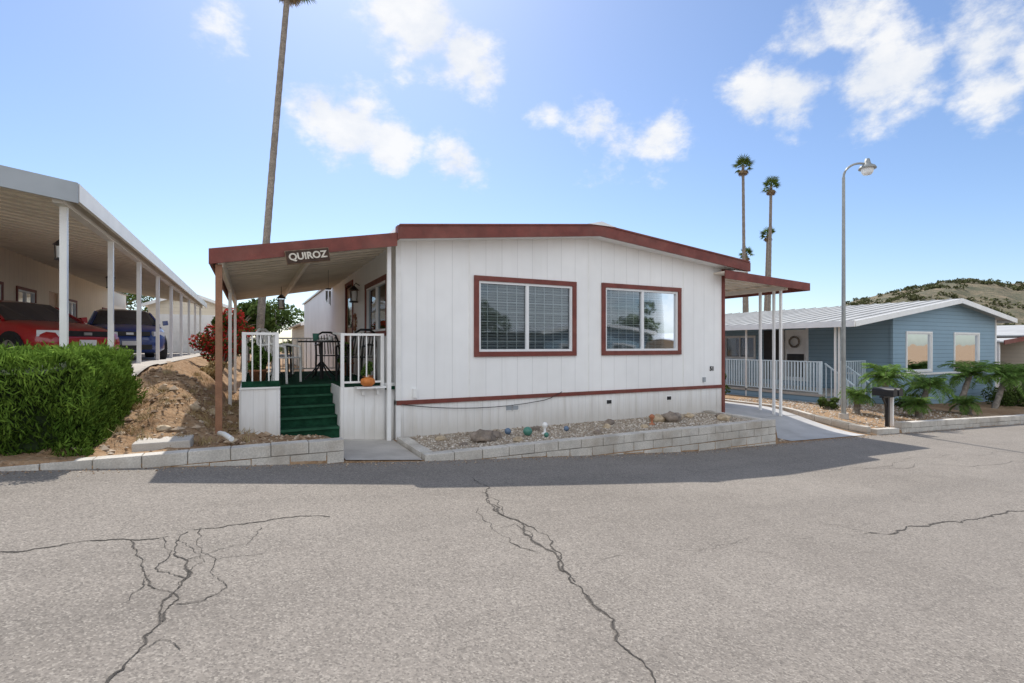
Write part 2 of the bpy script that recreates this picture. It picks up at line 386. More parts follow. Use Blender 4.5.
# ---------------------------------------------------------------- block walls
def blockwall(name,p0,p1,th,topf,botf,ch=.14,L=.40,parent=None):
    b=B(); p0=Vector(p0);p1=Vector(p1);d=(p1-p0);LL=d.length;d/=LL;nn=Vector((-d.y,d.x))
    n=max(1,round(LL/L)); L=LL/n; g=.005
    for c in range(8):
        offs=0 if c%2==0 else .5
        for k in np.arange(-offs,n+.001,1):
            a=max(0,k*L); e=min(LL,(k+1)*L)
            if e-a<.02: continue
            j=random.uniform(-.005,.005); jz=random.uniform(-.004,.004)
            vs=[]
            for zz in (c+1,c):
                for (s,t) in ((a+g,0),(e-g,0),(e-g,th),(a+g,th)):
                    q=p0+d*s+nn*(t+j); vs.append((q.x,q.y,topf(q.x,q.y)-zz*ch+(g if zz==c+1 else -g)+jz))
            if vs[4][2] < min(botf(*(p0+d*a)),botf(*(p0+d*e)))-.02: continue
            b.add(vs,B.BF,BLOCK)
    m=8
    for i in range(m):
        a=.012+ (LL-.024)*i/m; e=.012+(LL-.024)*(i+1)/m; vs=[]
        for z in (0,1):
            for (s,t) in ((a,.01),(e,.01),(e,th-.01),(a,th-.01)):
                q=p0+d*s+nn*t; vs.append((q.x,q.y,(topf(q.x,q.y)-.012) if z else botf(q.x,q.y)-.12))
        b.add(vs,B.BF,MORT)
    return b.done(name,parent,bevel=.007)
rz=lambda u,v:roadz(u)
blockwall('block_wall',(-9,6.4),(1.0,6.4),.17,lambda u,v:.37 if u>-3 else .37+(-u-3)*.06,rz)
pr=root('planter')
blockwall('front_blocks',(2.0,6.4),(8.9,6.4),.17,lambda u,v:.085,rz,parent=pr)
blockwall('side_blocks',(2.17,6.58),(2.17,7.85),.17,lambda u,v:.085,lambda u,v:-.05,parent=pr)
blockwall('side_blocks_end',(8.9,6.58),(8.9,8.0),.17,lambda u,v:.085,lambda u,v:-.4,parent=pr)
blockwall('block_wall',(13.3,6.4),(34,6.4),.17,lambda u,v:roadz(u)+.24,rz)
blockwall('garden_edging',(12.25,6.5),(12.25,18),.15,lambda u,v:ground(12.25,v)+.16,lambda u,v:ground(12.25,v))
blockwall('garden_edging',(12.3,6.4),(13.2,6.4),.15,lambda u,v:roadz(u)+.12,rz)
b=B(); b.box(2.18,8.72,6.57,8.05,-.1,.035,GRAV); b.done('gravel_bed',pr)
def stones(name,n,fn,smin,smax,mat,parent=None):
    base=np.array([(1,0,0),(0,1,0),(-1,0,0),(0,-1,0),(0,0,1),(0,0,-1)],float)
    fc=[(0,1,4),(1,2,4),(2,3,4),(3,0,4),(1,0,5),(2,1,5),(3,2,5),(0,3,5)]
    V=[];R=[]
    for i in range(n):
        x,y,z=fn(); s=random.uniform(smin,smax)*random.choice((.6,1,1,1.3)); a=random.uniform(0,6.28)
        v=base*np.array([s,s*random.uniform(.6,1),s*random.uniform(.45,.8)])*(1+np.random.uniform(-.25,.25,(6,1)))
        ca,sa=math.cos(a),math.sin(a); v=np.stack([v[:,0]*ca-v[:,1]*sa,v[:,0]*sa+v[:,1]*ca,v[:,2]],1)+np.array([x,y,z+s*.25])
        for f in fc: V+= [v[f[0]],v[f[1]],v[f[2]]]
        R+=[random.random()]*8
    return quads(name,np.array(V),[mat],R,parent=parent,tri=True)
def stonemat(name,c0,c1,c2):
    m,nt,b=newmat(name); at=N(nt,'ShaderNodeAttribute'); at.attribute_name='rnd'
    r=N(nt,'ShaderNodeValToRGB'); e=r.color_ramp; e.elements[0].color=(*c0,1); e.elements[1].color=(*c2,1)
    x=e.elements.new(.5); x.color=(*c1,1)
    nt.links.new(at.outputs['Fac'],r.inputs[0]); nt.links.new(r.outputs[0],b.inputs['Base Color']); b.inputs['Roughness'].default_value=.85; return m
PEB=stonemat('pebbles',(.23,.18,.13),(.46,.38,.30),(.72,.67,.60))
PEB2=stonemat('soil_clods',(.16,.10,.06),(.34,.23,.14),(.55,.45,.34))
stones('pebbles',6500,lambda:(random.uniform(2.2,8.7),random.uniform(6.6,8.0),.035),.008,.022,PEB,pr)
def gfn(u0,u1,v0,v1):
    def f():
        u=random.uniform(u0,u1);v=random.uniform(v0,v1); return u,v,ground(u,v)
    return f
stones('soil_clods',2200,gfn(-1.7,.9,6.6,12),.006,.03,PEB2)
stones('soil_clods',160,gfn(-1.6,.2,6.7,12),.035,.07,PEB2)
stones('yard_gravel',4500,gfn(12.4,18.8,6.6,12),.012,.032,PEB)
stones('side_gravel',700,gfn(8.92,9.38,6.5,9),.015,.04,PEB)
def grit():
    u=random.uniform(-5,16); return u,6.4-abs(random.gauss(0,.12)),roadz(u)
stones('road_grit',2200,grit,.004,.012,PEB2)
def rock(name,c,r,mat,par=None,rough=.3,sq=(1,.8,.6)):
    import bmesh
    bm=bmesh.new(); bmesh.ops.create_icosphere(bm,subdivisions=3,radius=1)
    for v in bm.verts:
        n=mnoise.noise(v.co*1.7+Vector(c))*rough+mnoise.noise(v.co*5+Vector(c))*rough*.3
        v.co=v.co*(1+n); v.co=Vector((v.co.x*sq[0]*r,v.co.y*sq[1]*r,v.co.z*sq[2]*r))+Vector(c)
    me=bpy.data.meshes.new(name); bm.to_mesh(me); bm.free(); me.materials.append(mat)
    for p in me.polygons:p.use_smooth=True
    o=bpy.data.objects.new(name,me); link(o,par); return o
for (u,v,r,m) in ((3.15,7.15,.19,ROCK),(3.42,7.3,.12,ROCK),(3.62,6.9,.08,STONE),(4.3,7.6,.09,ROCK),(5.6,7.3,.08,STONE),(6.9,7.45,.16,STONE),(7.15,7.35,.2,ROCK),(7.45,7.5,.13,STONE),(6.2,7.0,.07,STONE),(5.1,6.9,.07,ROCK),(8.2,7.0,.13,STONE),(8.45,7.3,.1,ROCK),(2.6,7.5,.08,STONE),(2.75,6.95,.06,ROCK),(5.9,7.6,.1,ROCK),(7.9,7.6,.1,STONE)):
    rock('rock',(u,v,.03+r*.38),r,m,pr,.4)
for (u,v,r) in ((-.75,8.9,.1),(-.55,9.6,.12),(-.95,7.5,.08),(-.2,7.2,.07)):
    rock('rock',(u,v,ground(u,v)+r*.3),r,STONE,None,.4)
for (u,v,r,m) in ((3.95,7.2,.075,TEAL),(3.72,7.45,.055,BALLB),(4.15,6.95,.04,TEAL),(4.75,7.3,.045,BALLB)):
    rock('glass_garden_ball',(u,v,.045+r*.95),r,m,None,0,(1,1,1))
b=B()
for (u,v) in ((4.3,7.25),(6.55,7.2)):
    b.lathe((u,v,.035),[(.0,0),(.055,0),(.05,.02),(.02,.04),(.022,.10),(.045,.13),(.05,.16),(.03,.19),(.0,.2)],WP if u<5 else TERRA,12)
b.done('garden_ornament')
# ---------------------------------------------------------------- generic building parts
def wall(b,fr,L,z0,topf,ops,m,extra=()):
    ox,oy,sx,sy,nx,ny=fr
    bs=sorted(set([0,L]+[o[0] for o in ops]+[o[1] for o in ops]+list(extra)))
    p=lambda a,z,n=0:(ox+sx*a+nx*n,oy+sy*a+ny*n,z)
    for a,c in zip(bs,bs[1:]):
        mid=(a+c)/2; oo=sorted([(o[2],o[3]) for o in ops if o[0]<=mid<=o[1]]); z=z0
        for (q0,q1) in oo:
            b.add([p(a,z),p(c,z),p(c,q0),p(a,q0)],[(0,1,2,3)],m); z=q1
        b.add([p(a,z),p(c,z),p(c,topf(c)),p(a,topf(a))],[(0,1,2,3)],m)
    for o in ops:
        for (a0,a1,zz0,zz1) in ((o[0],o[0],o[2],o[3]),(o[1],o[1],o[2],o[3])):
            b.add([p(a0,zz0),p(a0,zz1),p(a0,zz1,-.12),p(a0,zz0,-.12)],[(0,1,2,3)],m)
        for zz in (o[2],o[3]):
            b.add([p(o[0],zz),p(o[1],zz),p(o[1],zz,-.12),p(o[0],zz,-.12)],[(0,1,2,3)],m)
def wallu(b,fr,A0,A1,z0,topf,ops,m,extra=()):
    ox,oy,sx,sy,nx,ny=fr
    wall(b,(ox+sx*A0,oy+sy*A0,sx,sy,nx,ny),A1-A0,z0,lambda a:topf(a+A0),[(o[0]-A0,o[1]-A0,o[2],o[3]) for o in ops],m,[e-A0 for e in extra])
def window(par,name,fr,a0,a1,z0,z1,trim,tw=.085,muls=2,blind='slats',grid=True,glass=None,frame=None,room=.5,bm=None):
    b=B(); frame=frame or WHM; glass=glass or GLASS; bm=bm or BLIND
    if trim:
        b.lbox(fr,a0,a1,.002,.035,z1-tw,z1,trim); b.lbox(fr,a0,a1,.002,.035,z0,z0+tw,trim)
        b.lbox(fr,a0,a0+tw,.002,.033,z0+tw,z1-tw,trim); b.lbox(fr,a1-tw,a1,.002,.033,z0+tw,z1-tw,trim)
    i0,i1,j0,j1=a0+tw,a1-tw,z0+tw,z1-tw; f=.04
    b.lbox(fr,i0,i1,-.05,.012,j1-f,j1,frame); b.lbox(fr,i0,i1,-.05,.012,j0,j0+f,frame)
    b.lbox(fr,i0,i0+f,-.05,.01,j0+f,j1-f,frame); b.lbox(fr,i1-f,i1,-.05,.01,j0+f,j1-f,frame)
    for k in range(1,muls):
        x=lerp(i0,i1,k/muls); b.lbox(fr,x-.028,x+.028,-.045,.008,j0+f,j1-f,frame)
    if grid:
        nx=10
        for k in range(1,nx):
            x=lerp(i0,i1,k/nx)
            if k!=nx//2: b.lbox(fr,x-.0055,x+.0055,-.060,-.050,j0+f,j1-f,GRID)
        for k in range(1,7):
            z=lerp(j0,j1,k/7); b.lbox(fr,i0+f,i1-f,-.062,-.0515,z-.0055,z+.0055,GRID)
    b.lbox(fr,i0+f-.004,i1-f+.004,-.036,-.030,j0+f-.004,j1-f+.004,glass)
    b.done(name,par)
    b=B()
    ox,oy,sx,sy,nx_,ny_=fr
    p=lambda a,n,zz:(ox+sx*a+nx_*n,oy+sy*a+ny_*n,zz)
    if blind=='slats':
        z=j0+.03
        while z<j1:
            b.add([p(i0,-.12,z),p(i1,-.12,z),p(i1,-.09,z+.036),p(i0,-.09,z+.036)],[(0,1,2,3)],bm); z+=.048
    elif blind=='solid': b.lbox(fr,i0,i1,-.12,-.11,j0,j1,bm)
    elif blind=='curtain':
        b.lbox(fr,i0,lerp(i0,i1,.3),-.12,-.11,j0,j1,bm); b.lbox(fr,lerp(i0,i1,.7),i1,-.12,-.11,j0,j1,bm)
    e=.02; q=[p(a0+e,-.13,z0+e),p(a1-e,-.13,z0+e),p(a1-e,-.13,z1-e),p(a0+e,-.13,z1-e)]; r=[p(a0+e,-room,z0+e),p(a1-e,-room,z0+e),p(a1-e,-room,z1-e),p(a0+e,-room,z1-e)]
    b.add(q+r,[(4,5,6,7),(0,1,5,4),(1,2,6,5),(2,3,7,6),(3,0,4,7)],DARK)
    b.done(name+'_interior',par)
# ================================================================ MAIN MOBILE HOME
mh=root('mobile_home')
U0,U1,VF,VB=2.06,9.32,8.02,24.0
RT=[(2.0,3.30),(5.75,3.70),(9.77,3.31)]
rt=lambda u:interp(u,RT)
FR=(0,VF,1,0,0,-1); SL=(U0,0,0,1,-1,0); SR=(U1,0,0,1,1,0)
b=B()
W1=(3.36,5.43,1.30,2.68); W2=(6.02,8.08,1.30,2.70)
tw=.085
def op(w): return (w[0]+tw,w[1]-tw,w[2]+tw,w[3]-tw)
ops=[op(W1),op(W2)]
wallu(b,FR,U0,U1,.60,lambda a:rt(a)-.03,ops,WHITE,(5.75,))
WS=(8.62,10.5,1.66,2.70); DS=(12.0,12.95,.86,2.9)
wallu(b,SL,VF,VB,.0,lambda a:3.25,[op(WS),DS],WHITE)
wallu(b,SR,VF,VB,.0,lambda a:3.25,[],WHITE)
wallu(b,(0,VB,1,0,0,1),U0,U1,0,lambda a:rt(a)-.03,[],WHITE,(5.75,))
b.done('walls',mh)
b=B(); b.lbox(FR,U0,U1,-.02,.0,-.3,.555,SKIRT)
for k in range(7):
    u=U0+.3+k*1.13; b.lbox(FR,u,u+.018,.0,.006,0,.55,SKIRT)
b.done('skirting',mh)
b=B()
b.lbox(FR,U0-.02,U1+.03,.001,.03,.552,.62,BROWN)
b.lbox(FR,U1-.01,U1+.06,-.06,.035,0,3.22,BROWN)
b.lbox(FR,U0-.035,U0+.05,-.08,.028,.625,3.2,WP)
b.lbox(FR,U0-.03,U0+.045,-.08,.02,.0,.548,WP)
b.box(1.87,1.93,7.9,7.96,.0,3.02,WP)
for k in range(1,6):
    u=U0+k*1.22
    if not any(w[0]-.05<u<w[1]+.05 for w in (W1,W2)): b.lbox(FR,u-.012,u+.012,.0,.008,.625,rt(u)-.05,WP)
b.done('trim',mh)
window(mh,'front_window',FR,*W1,BROWN,tw)
window(mh,'front_window',FR,*W2,BROWN,tw)
window(mh,'side_window',SL,*WS,BROWN,tw,muls=2,grid=False,blind='curtain')
b=B(); b.lbox(SL,DS[0]+.04,DS[1]-.04,-.06,-.02,DS[2],DS[3]-.04,DOORM)
b.lbox(SL,DS[0]-.05,DS[0]+.04,-.1,.02,DS[2],DS[3],BROWN); b.lbox(SL,DS[1]-.04,DS[1]+.05,-.1,.02,DS[2],DS[3],BROWN); b.lbox(SL,DS[0]-.05,DS[1]+.05,-.1,.022,DS[3],DS[3]+.08,BROWN)
b.lbox(SL,DS[0]+.2,DS[1]-.2,-.02,-.012,1.9,2.6,DGL); b.done('door',mh)
b=B(); V0,V1=7.7,24.3
for (a,za),(c,zc) in zip(RT,RT[1:]):
    b.add([(a,V0,za-.03),(c,V0,zc-.03),(c,V1,zc-.03),(a,V1,za-.03),(a,V0,za+.02),(c,V0,zc+.02),(c,V1,zc+.02),(a,V1,za+.02)],B.BF,WHM)
b.add([(5.45,V0-.06,3.70),(5.75,V0-.06,3.775),(6.08,V0-.06,3.70),(5.45,V1,3.70),(5.75,V1,3.775),(6.08,V1,3.70)],[(0,1,2),(0,3,4,1),(1,4,5,2),(3,5,4)],WHM)
b.done('roof',mh)
b=B()
for (a,za),(c,zc) in zip(RT,RT[1:]):
    b.add([(a,V0-.04,za-.19),(c,V0-.04,zc-.19),(c,V0-.002,zc-.19),(a,V0-.002,za-.19),(a,V0-.04,za+.0),(c,V0-.04,zc+.0),(c,V0-.002,zc+.0),(a,V0-.002,za+.0)],B.BF,BROWN)
    b.add([(a,V0-.055,za+.002),(c,V0-.055,zc+.002),(c,V0+.01,zc+.002),(a,V0+.01,za+.002),(a,V0-.055,za+.03),(c,V0-.055,zc+.03),(c,V0+.01,zc+.03),(a,V0+.01,za+.03)],B.BF,BROWN)
b.box(9.772,9.80,V0-.04,V1,3.12,3.31,BROWN); b.box(1.97,1.998,V0-.04,V0+.1,3.10,3.31,BROWN)
for (a,za),(c,zc) in zip(RT,RT[1:]):
    b.add([(a,V0,za-.17),(c,V0,zc-.17),(c,VF,zc-.17),(a,VF,za-.17)],[(0,1,2,3)],WP)
b.box(U1,9.77,V0,VB,3.10,3.12,WP)
b.done('fascia',mh)
b=B()
for u,m in ((4.02,GREYM),(4.15,GREYM),(6.2,BLK),(7.75,BLK)):
    b.lbox(FR,u-.055,u+.055,.001,.014,.36,.43,m); b.lbox(FR,u-.07,u+.07,.0005,.008,.345,.445,WP)
b.lbox(FR,2.3,2.36,.0,.05,.66,.8,WP); b.lbox(FR,8.72,8.78,.0,.04,.7,.8,GREYM)
b.done('skirt_vents',mh)
b=B(); pts=[]
for i in range(25):
    t=i/24; u=lerp(2.12,5.1,t); pts.append((u,VF-.04,.56-.42*t*(1-t)*1.2+(.0 if t<.9 else (t-.9)*.8)))
b.tube(pts,.006,BLK,5); b.done('power_cord',mh)
def text(s,loc,size,mat,parent,ext=.006,rot=(math.pi/2,0,0),name='letters',off=.004):
    cu=bpy.data.curves.new(name,'FONT'); cu.body=s; cu.size=size; cu.extrude=ext; cu.align_x='CENTER'; cu.align_y='CENTER'; cu.offset=off
    o=bpy.data.objects.new(name,cu); o.location=loc; o.rotation_euler=rot; cu.materials.append(mat); link(o,parent); return o
text('51',(9.0,VF-.01,.98),.13,BLK,mh,name='house_number')
# patio awning
b=B(); VA0,VA1=7.72,15.3
b.add([(-.45,VA0,2.68),(2.05,VA0,3.13),(2.05,VA1,3.13),(-.45,VA1,2.68),(-.45,VA0,2.72),(2.05,VA0,3.17),(2.05,VA1,3.17),(-.45,VA1,2.72)],B.BF,TANM)
v=VA0+.3
while v<VA1:
    b.beam((-.43,v,2.667),(2.03,v,3.11),.018,.03,TANM); v+=.3
b.beam((-.36,VA0+.05,2.60),(-.36,VA1,2.60),.06,.14,TANM)
b.beam((.8,VA0+.05,2.83),(.8,VA1,2.83),.05,.1,TANM)
b.done('patio_awning',mh)
b=B()
b.add([(-.49,VA0-.04,2.55),(1.968,VA0-.04,3.0),(1.968,VA0-.005,3.0),(-.49,VA0-.005,2.55),(-.49,VA0-.04,2.75),(1.968,VA0-.04,3.2),(1.968,VA0-.005,3.2),(-.49,VA0-.005,2.75)],B.BF,BROWN)
b.box(-.49,-.455,VA0,VA1,2.56,2.745,BROWN)
b.box(-.42,-.34,7.76,7.84,.1,2.56,BRW2)
b.box(-.40,-.34,11.5,11.56,.1,2.56,WP); b.box(-.40,-.34,15.1,15.16,.1,2.56,WP)
b.done('awning_fascia_and_posts',mh)
# sign hung on the fascia
sg=root('name_sign')
b=B(); b.beam((.42,7.650,2.69),(.99,7.650,2.79),.024,.19,WOODL)
b.beam((.428,7.632,2.692),(.982,7.632,2.788),.008,.172,WOOD)
b.done('board',sg,.004)
text('QUIROZ',(.705,7.622,2.74),.13,LETT,sg,.004,(math.pi/2,math.radians(-10.2),0),off=.004)
# deck
dk=root('porch_deck'); ZD=.85
b=B()
b.box(-.12,.36,8.05,8.99,.80,ZD,GREEN); b.box(1.2,2.03,8.05,8.99,.80,ZD,GREEN); b.box(-.12,2.03,8.99,13.6,.80,ZD,GREEN)
for i in range(4):
    zt=.13+.144*(i+1)
    b.box(.375,1.185,8.06+.235*i,8.06+.235*(i+1)+.02,.0,zt-.02,GREEN)
    b.box(.375,1.185,8.065+.235*i,8.06+.235*(i+1)-.002,zt-.018,zt,GREEN)
    b.box(.376,1.184,8.035+.235*i,8.064+.235*i,zt-.03,zt+.003,GRNL)
b.box(.375,1.185,8.99,9.02,.0,.799,GREEN); b.box(.376,1.184,8.96,8.989,.82,.853,GRNL)
b.done('turf_floor_and_steps',dk)
b=B()
b.box(-.13,.36,8.02,8.048,.05,.88,SKIRT); b.box(1.2,1.86,8.02,8.048,.0,.86,SKIRT); b.box(1.87,2.02,8.10,8.12,.0,.9,SKIRT)
b.box(.346,.372,8.05,8.985,.0,.86,WP); b.box(1.19,1.214,8.05,8.985,.0,.86,WP)
b.box(-.15,-.125,8.05,13.6,.0,.86,SKIRT)
b.box(-.14,.37,8.0,8.06,.882,.905,WP)
b.done('deck_skirting',dk)
b=B()
def rail(b,p0,p1,z0,z1,m,sp=.105,ps=.018,post=.05,posts=True):
    p0=Vector(p0);p1=Vector(p1);L=(p1-p0).length;d=(p1-p0)/L
    b.beam((*p0,z1),(*p1,z1),.045,.035,m); b.beam((*p0,z0+.07),(*p1,z0+.07),.03,.03,m)
    n=int(L/sp)
    for i in range(1,n):
        q=p0+d*L*i/n; b.box(q.x-ps/2,q.x+ps/2,q.y-ps/2,q.y+ps/2,z0+.08,z1-.015,m)
    if posts:
        for q in (p0,p1): b.box(q.x-post/2,q.x+post/2,q.y-post/2,q.y+post/2,z0,z1+.02,m)
rail(b,(-.09,8.08),(.33,8.08),.9,1.66,WP); rail(b,(1.23,8.08),(1.83,8.08),.86,1.66,WP); rail(b,(-.09,8.14),(-.09,13.5),ZD,1.66,WP)
rail(b,(.33,8.14),(.33,8.95),ZD,1.66,WP); rail(b,(-.05,13.55),(1.95,13.55),ZD,1.66,WP)
b.beam((1.23,8.1,1.66),(1.23,8.95,1.70),.045,.035,WP)
b.box(-.12,.36,8.052,8.06,.86,.99,GREEN)
b.done('railing',dk)
def pumpkin(x,y,z,s):
    b=B(); b.lathe((x,y,z),[(0,0),(.07*s,0),(.115*s,.04*s),(.125*s,.08*s),(.11*s,.13*s),(.05*s,.16*s),(.0,.15*s)],PUMP,32,lambda t:.05*math.cos(8*t)); b.cyl((x,y,z+.14*s),(x+.015,y,z+.2*s),.015,.01,DOORM,8); b.done('pumpkin')
pumpkin(1.58,7.93,ZD+.025,.85)
b=B(); b.box(1.40,1.84,7.83,8.018,.845,.868,WP); b.box(1.5,1.54,7.95,8.018,.74,.844,WP); b.box(1.72,1.76,7.95,8.018,.74,.844,WP); b.done('ledge',dk)
def roundtable(c):
    r=root('patio_table'); b=B(); x,y,z=c
    b.cyl((x,y,z+.70),(x,y,z+.73),.42,.42,BLK,28); b.cyl((x,y,z),(x,y,z+.7),.03,.03,BLK,10)
    for k in range(4):
        a=k*math.pi/2+.4; b.tube([(x,y,z+.35),(x+.2*math.cos(a),y+.2*math.sin(a),z+.12),(x+.34*math.cos(a),y+.34*math.sin(a),z+.01)],.014,BLK,6)
    b.cyl((x-.1,y,z+.73),(x-.1,y,z+.87),.05,.06,TEAL,12); b.cyl((x+.15,y-.1,z+.73),(x+.15,y-.1,z+.82),.035,.04,WP,12)
    b.cyl((x+.02,y-.2,z+.731),(x+.02,y-.2,z+.745),.12,.13,WP,18); b.done('table',r)
def chair(c,yaw,m,name='patio_chair'):
    r=root(name); b=B()
    R=Matrix.Rotation(yaw,3,'Z')
    T=lambda x,y,z:tuple(R@Vector((x,y,0))+Vector((c[0],c[1],c[2]+z)))
    for i in range(6):
        y=-.22+i*.088; b.beam(T(-.24,y,.43),T(.24,y,.43),.075,.018,m)
    for sx in (-1,1):
        b.tube([T(sx*.25,-.24,0),T(sx*.26,-.23,.43),T(sx*.27,-.22,.62),T(sx*.27,.0,.66),T(sx*.26,.22,.64)],.022,m,6)
        b.tube([T(sx*.24,.28,0),T(sx*.25,.2,.43),T(sx*.24,.27,.7),T(sx*.18,.31,.88)],.022,m,6)
    for i in range(7):
        x=-.18+.06*i; b.beam(T(x,.21,.46),T(x*.95,.30,.88-.02*abs(i-3)),.045,.014,m,up=(1,0,0.1))
    b.tube([T(-.18,.31,.87),T(-.09,.32,.92),T(.09,.32,.92),T(.18,.31,.87)],.022,m,6)
    b.done('frame',r)
roundtable((1.2,10.4,ZD)); chair((.45,9.7,ZD),math.radians(60),PLAS); chair((1.5,11.3,ZD),math.radians(10),BLK); chair((.45,11.2,ZD),math.radians(80),BLK); chair((1.7,9.6,ZD),math.radians(200),BLK); chair((.5,12.5,ZD),math.radians(120),PLAS)
def lantern(name,c,s=1.0,hang=0):
    r=root(name); b=B(); x,y,z=c
    b.cyl((x,y,z),(x,y,z+.02*s),.07*s,.07*s,BLK,8); b.cyl((x,y,z+.2*s),(x,y,z+.27*s),.09*s,.02*s,BLK,8)
    for k in range(4):
        a=k*math.pi/2+.78; b.cyl((x+.06*s*math.cos(a),y+.06*s*math.sin(a),z),(x+.07*s*math.cos(a),y+.07*s*math.sin(a),z+.2*s),.006*s,.006*s,BLK,5)
    b.cyl((x,y,z+.03*s),(x,y,z+.18*s),.045*s,.05*s,LAMPG,8)
    if hang: b.cyl((x,y,z+.27*s),(x,y,z+hang),.006,.006,BLK,5)
    else: b.tube([(x,y,z+.27*s),(x+.04,y,z+.32*s),(x+.12,y,z+.28*s)],.01,BLK,6)
    b.done('lantern',r)
lantern('wall_lantern',(U0-.12,11.2,2.4),1.3)
lantern('hanging_lantern',(.6,12.5,2.3),1.2,.5)
b=B(); x,y=1.3,10.2; b.cyl((x,y,2.55),(x,y,2.57),.05,.05,BLK,12); b.cyl((x,y,2.57),(x,y,2.92),.003,.003,BLK,4)
for k in range(6):
    a=k*math.pi/3; b.cyl((x+.04*math.cos(a),y+.04*math.sin(a),2.25+.03*k),(x+.04*math.cos(a),y+.04*math.sin(a),2.52),.008,.008,STEEL,6)
b.done('wind_chime')
# wall ornament (sunburst plaque) on the side wall
b=B()
for k in range(12):
    a=k*math.pi/6; b.beam((U0-.02,11.65+.09*math.cos(a),2.0+.09*math.sin(a)),(U0-.02,11.65+.2*math.cos(a),2.0+.2*math.sin(a)),.012,.035,BRW2,up=(1,0,0))
b.cyl((U0-.035,11.65,2.0),(U0-.005,11.65,2.0),.1,.1,DOORM,18); b.done('wall_ornament')
# right carport awning
b=B()
b.add([(9.05,VA0,3.05),(11.9,VA0,2.92),(11.9,20,2.92),(9.4,20,3.05),(9.05,VA0,3.09),(11.9,VA0,2.96),(11.9,20,2.96),(9.4,20,3.09)],B.BF,TANM)
v=VA0+.3
while v<20: b.beam((9.4,v,3.02),(11.88,v,2.905),.018,.03,TANM); v+=.3
b.add([(9.05,VA0-.03,2.93),(11.94,VA0-.03,2.80),(11.94,VA0-.003,2.80),(9.05,VA0-.003,2.93),(9.05,VA0-.03,3.11),(11.94,VA0-.03,2.98),(11.94,VA0-.003,2.98),(9.05,VA0-.003,3.11)],B.BF,BROWN)
b.box(11.905,11.94,VA0,20,2.80,2.975,BROWN)
b.box(11.22,11.30,VA0+.1,20,2.80,2.90,TANM)
for v in (7.95,8.13,8.5,12,15.5,19): b.box(11.235,11.285,v,v+.05,-.2,2.82,WP)
b.done('carport_awning',mh)
b=B(); b.tube([(-.35,7.35,.40),(-.28,6.95,.44),(-.2,6.7,.42)],.03,PLAS,8); b.done('drain_pipe')
# ================================================================ LEFT NEIGHBOUR
ln=root('mobile_home'); ZP=1.08
CR=lambda u: 3.60+.15*(-2.1-u)
b=B()
SLN=(-6.0,0,0,1,1,0)
LW=[(17.2,18.6,2.1,3.2),(19.5,21.0,2.1,3.2),(24,25.2,2.1,3.2),(29,30.5,2.1,3.2)]
LD=(22.2,23.1,1.3,3.3)
wallu(b,SLN,12.5,34,.9,lambda a:4.15,[op(w) for w in LW]+[LD],BEIGE)
wallu(b,(0,12.5,1,0,0,-1),-13,-6,.9,lambda a:interp(a,[(-13,4.15),(-9.5,4.6),(-6,4.15)]),[op((-8.6,-7,2.1,3.3))],BEIGE,(-9.5,))
wallu(b,(0,34,1,0,0,1),-13,-6,.9,lambda a:4.2,[],BEIGE)
b.done('walls',ln)
for w in LW: window(ln,'window',SLN,*w,BROWN,tw,muls=2,grid=False,blind='curtain')
window(ln,'window',(0,12.5,1,0,0,-1),-8.6,-7,2.1,3.3,BROWN,tw,muls=2,grid=False)
b=B(); b.lbox(SLN,*LD[:2],-.08,-.04,*LD[2:],DOORM)
b.add([(-13.3,12.2,4.15),(-9.5,12.2,4.65),(-5.9,12.2,4.17),(-13.3,34.3,4.15),(-9.5,34.3,4.65),(-5.9,34.3,4.17)],[(0,1,4,3),(1,2,5,4)],WHM)
b.box(-5.98,-5.0,21.8,23.5,1.05,1.3,WP); b.box(-5.0,-4.7,21.8,23.5,1.05,1.18,WP)
b.done('roof_and_door',ln)
b=B(); rail(b,(-5.1,18),(-5.1,21.7),1.5,2.35,WP); b.box(-5.98,-5.05,18,21.75,1.05,1.5,WP); b.done('porch_rail',ln)
b=B()
ve=31.0; vs=8.75
b.add([(-2.1,vs,CR(-2.1)-.03),(-5.99,vs,CR(-5.99)-.03),(-5.99,ve,CR(-5.99)-.03),(-2.1,ve,CR(-2.1)-.03),(-2.1,vs,CR(-2.1)+.02),(-5.99,vs,CR(-5.99)+.02),(-5.99,ve,CR(-5.99)+.02),(-2.1,ve,CR(-2.1)+.02)],B.BF,TANM)
v=vs+.4
while v<ve: b.beam((-2.15,v,CR(-2.15)-.045),(-5.98,v,CR(-5.98)-.045),.02,.03,TANM); v+=.4
a_,c_=-2.06,-8.5
b.add([(a_,vs-.04,CR(a_)-.2),(c_,vs-.04,CR(c_)-.2),(c_,vs-.005,CR(c_)-.2),(a_,vs-.005,CR(a_)-.2),(a_,vs-.04,CR(a_)+.07),(c_,vs-.04,CR(c_)+.07),(c_,vs-.005,CR(c_)+.07),(a_,vs-.005,CR(a_)+.07)],B.BF,GREYM)
b.box(-2.098,-2.05,vs,ve,3.42,3.66,LTM); b.box(-2.36,-2.24,vs+.1,ve,3.40,3.56,LTM)
b.add([(-5.99,vs,CR(-5.99)),(-8.5,vs,CR(-8.5)),(-8.5,12.5,CR(-8.5)),(-5.99,12.5,CR(-5.99))],[(0,1,2,3)],TANM)
v=9.1
while v<ve: b.box(-2.34,-2.26,v-.04,v+.04,.5,3.42,WP); v+=2.65
b.done('carport',ln)
lantern('hanging_lantern',(-2.9,11.3,2.95),1.3,.65)
lantern('hanging_lantern',(-3.2,16.3,2.95),1.3,.65)
gr=root('garage'); b=B()
CREAM=siding('cream_siding',(.80,.72,.58),'z',.2,.06,.25,dirt=.08,lap=True)
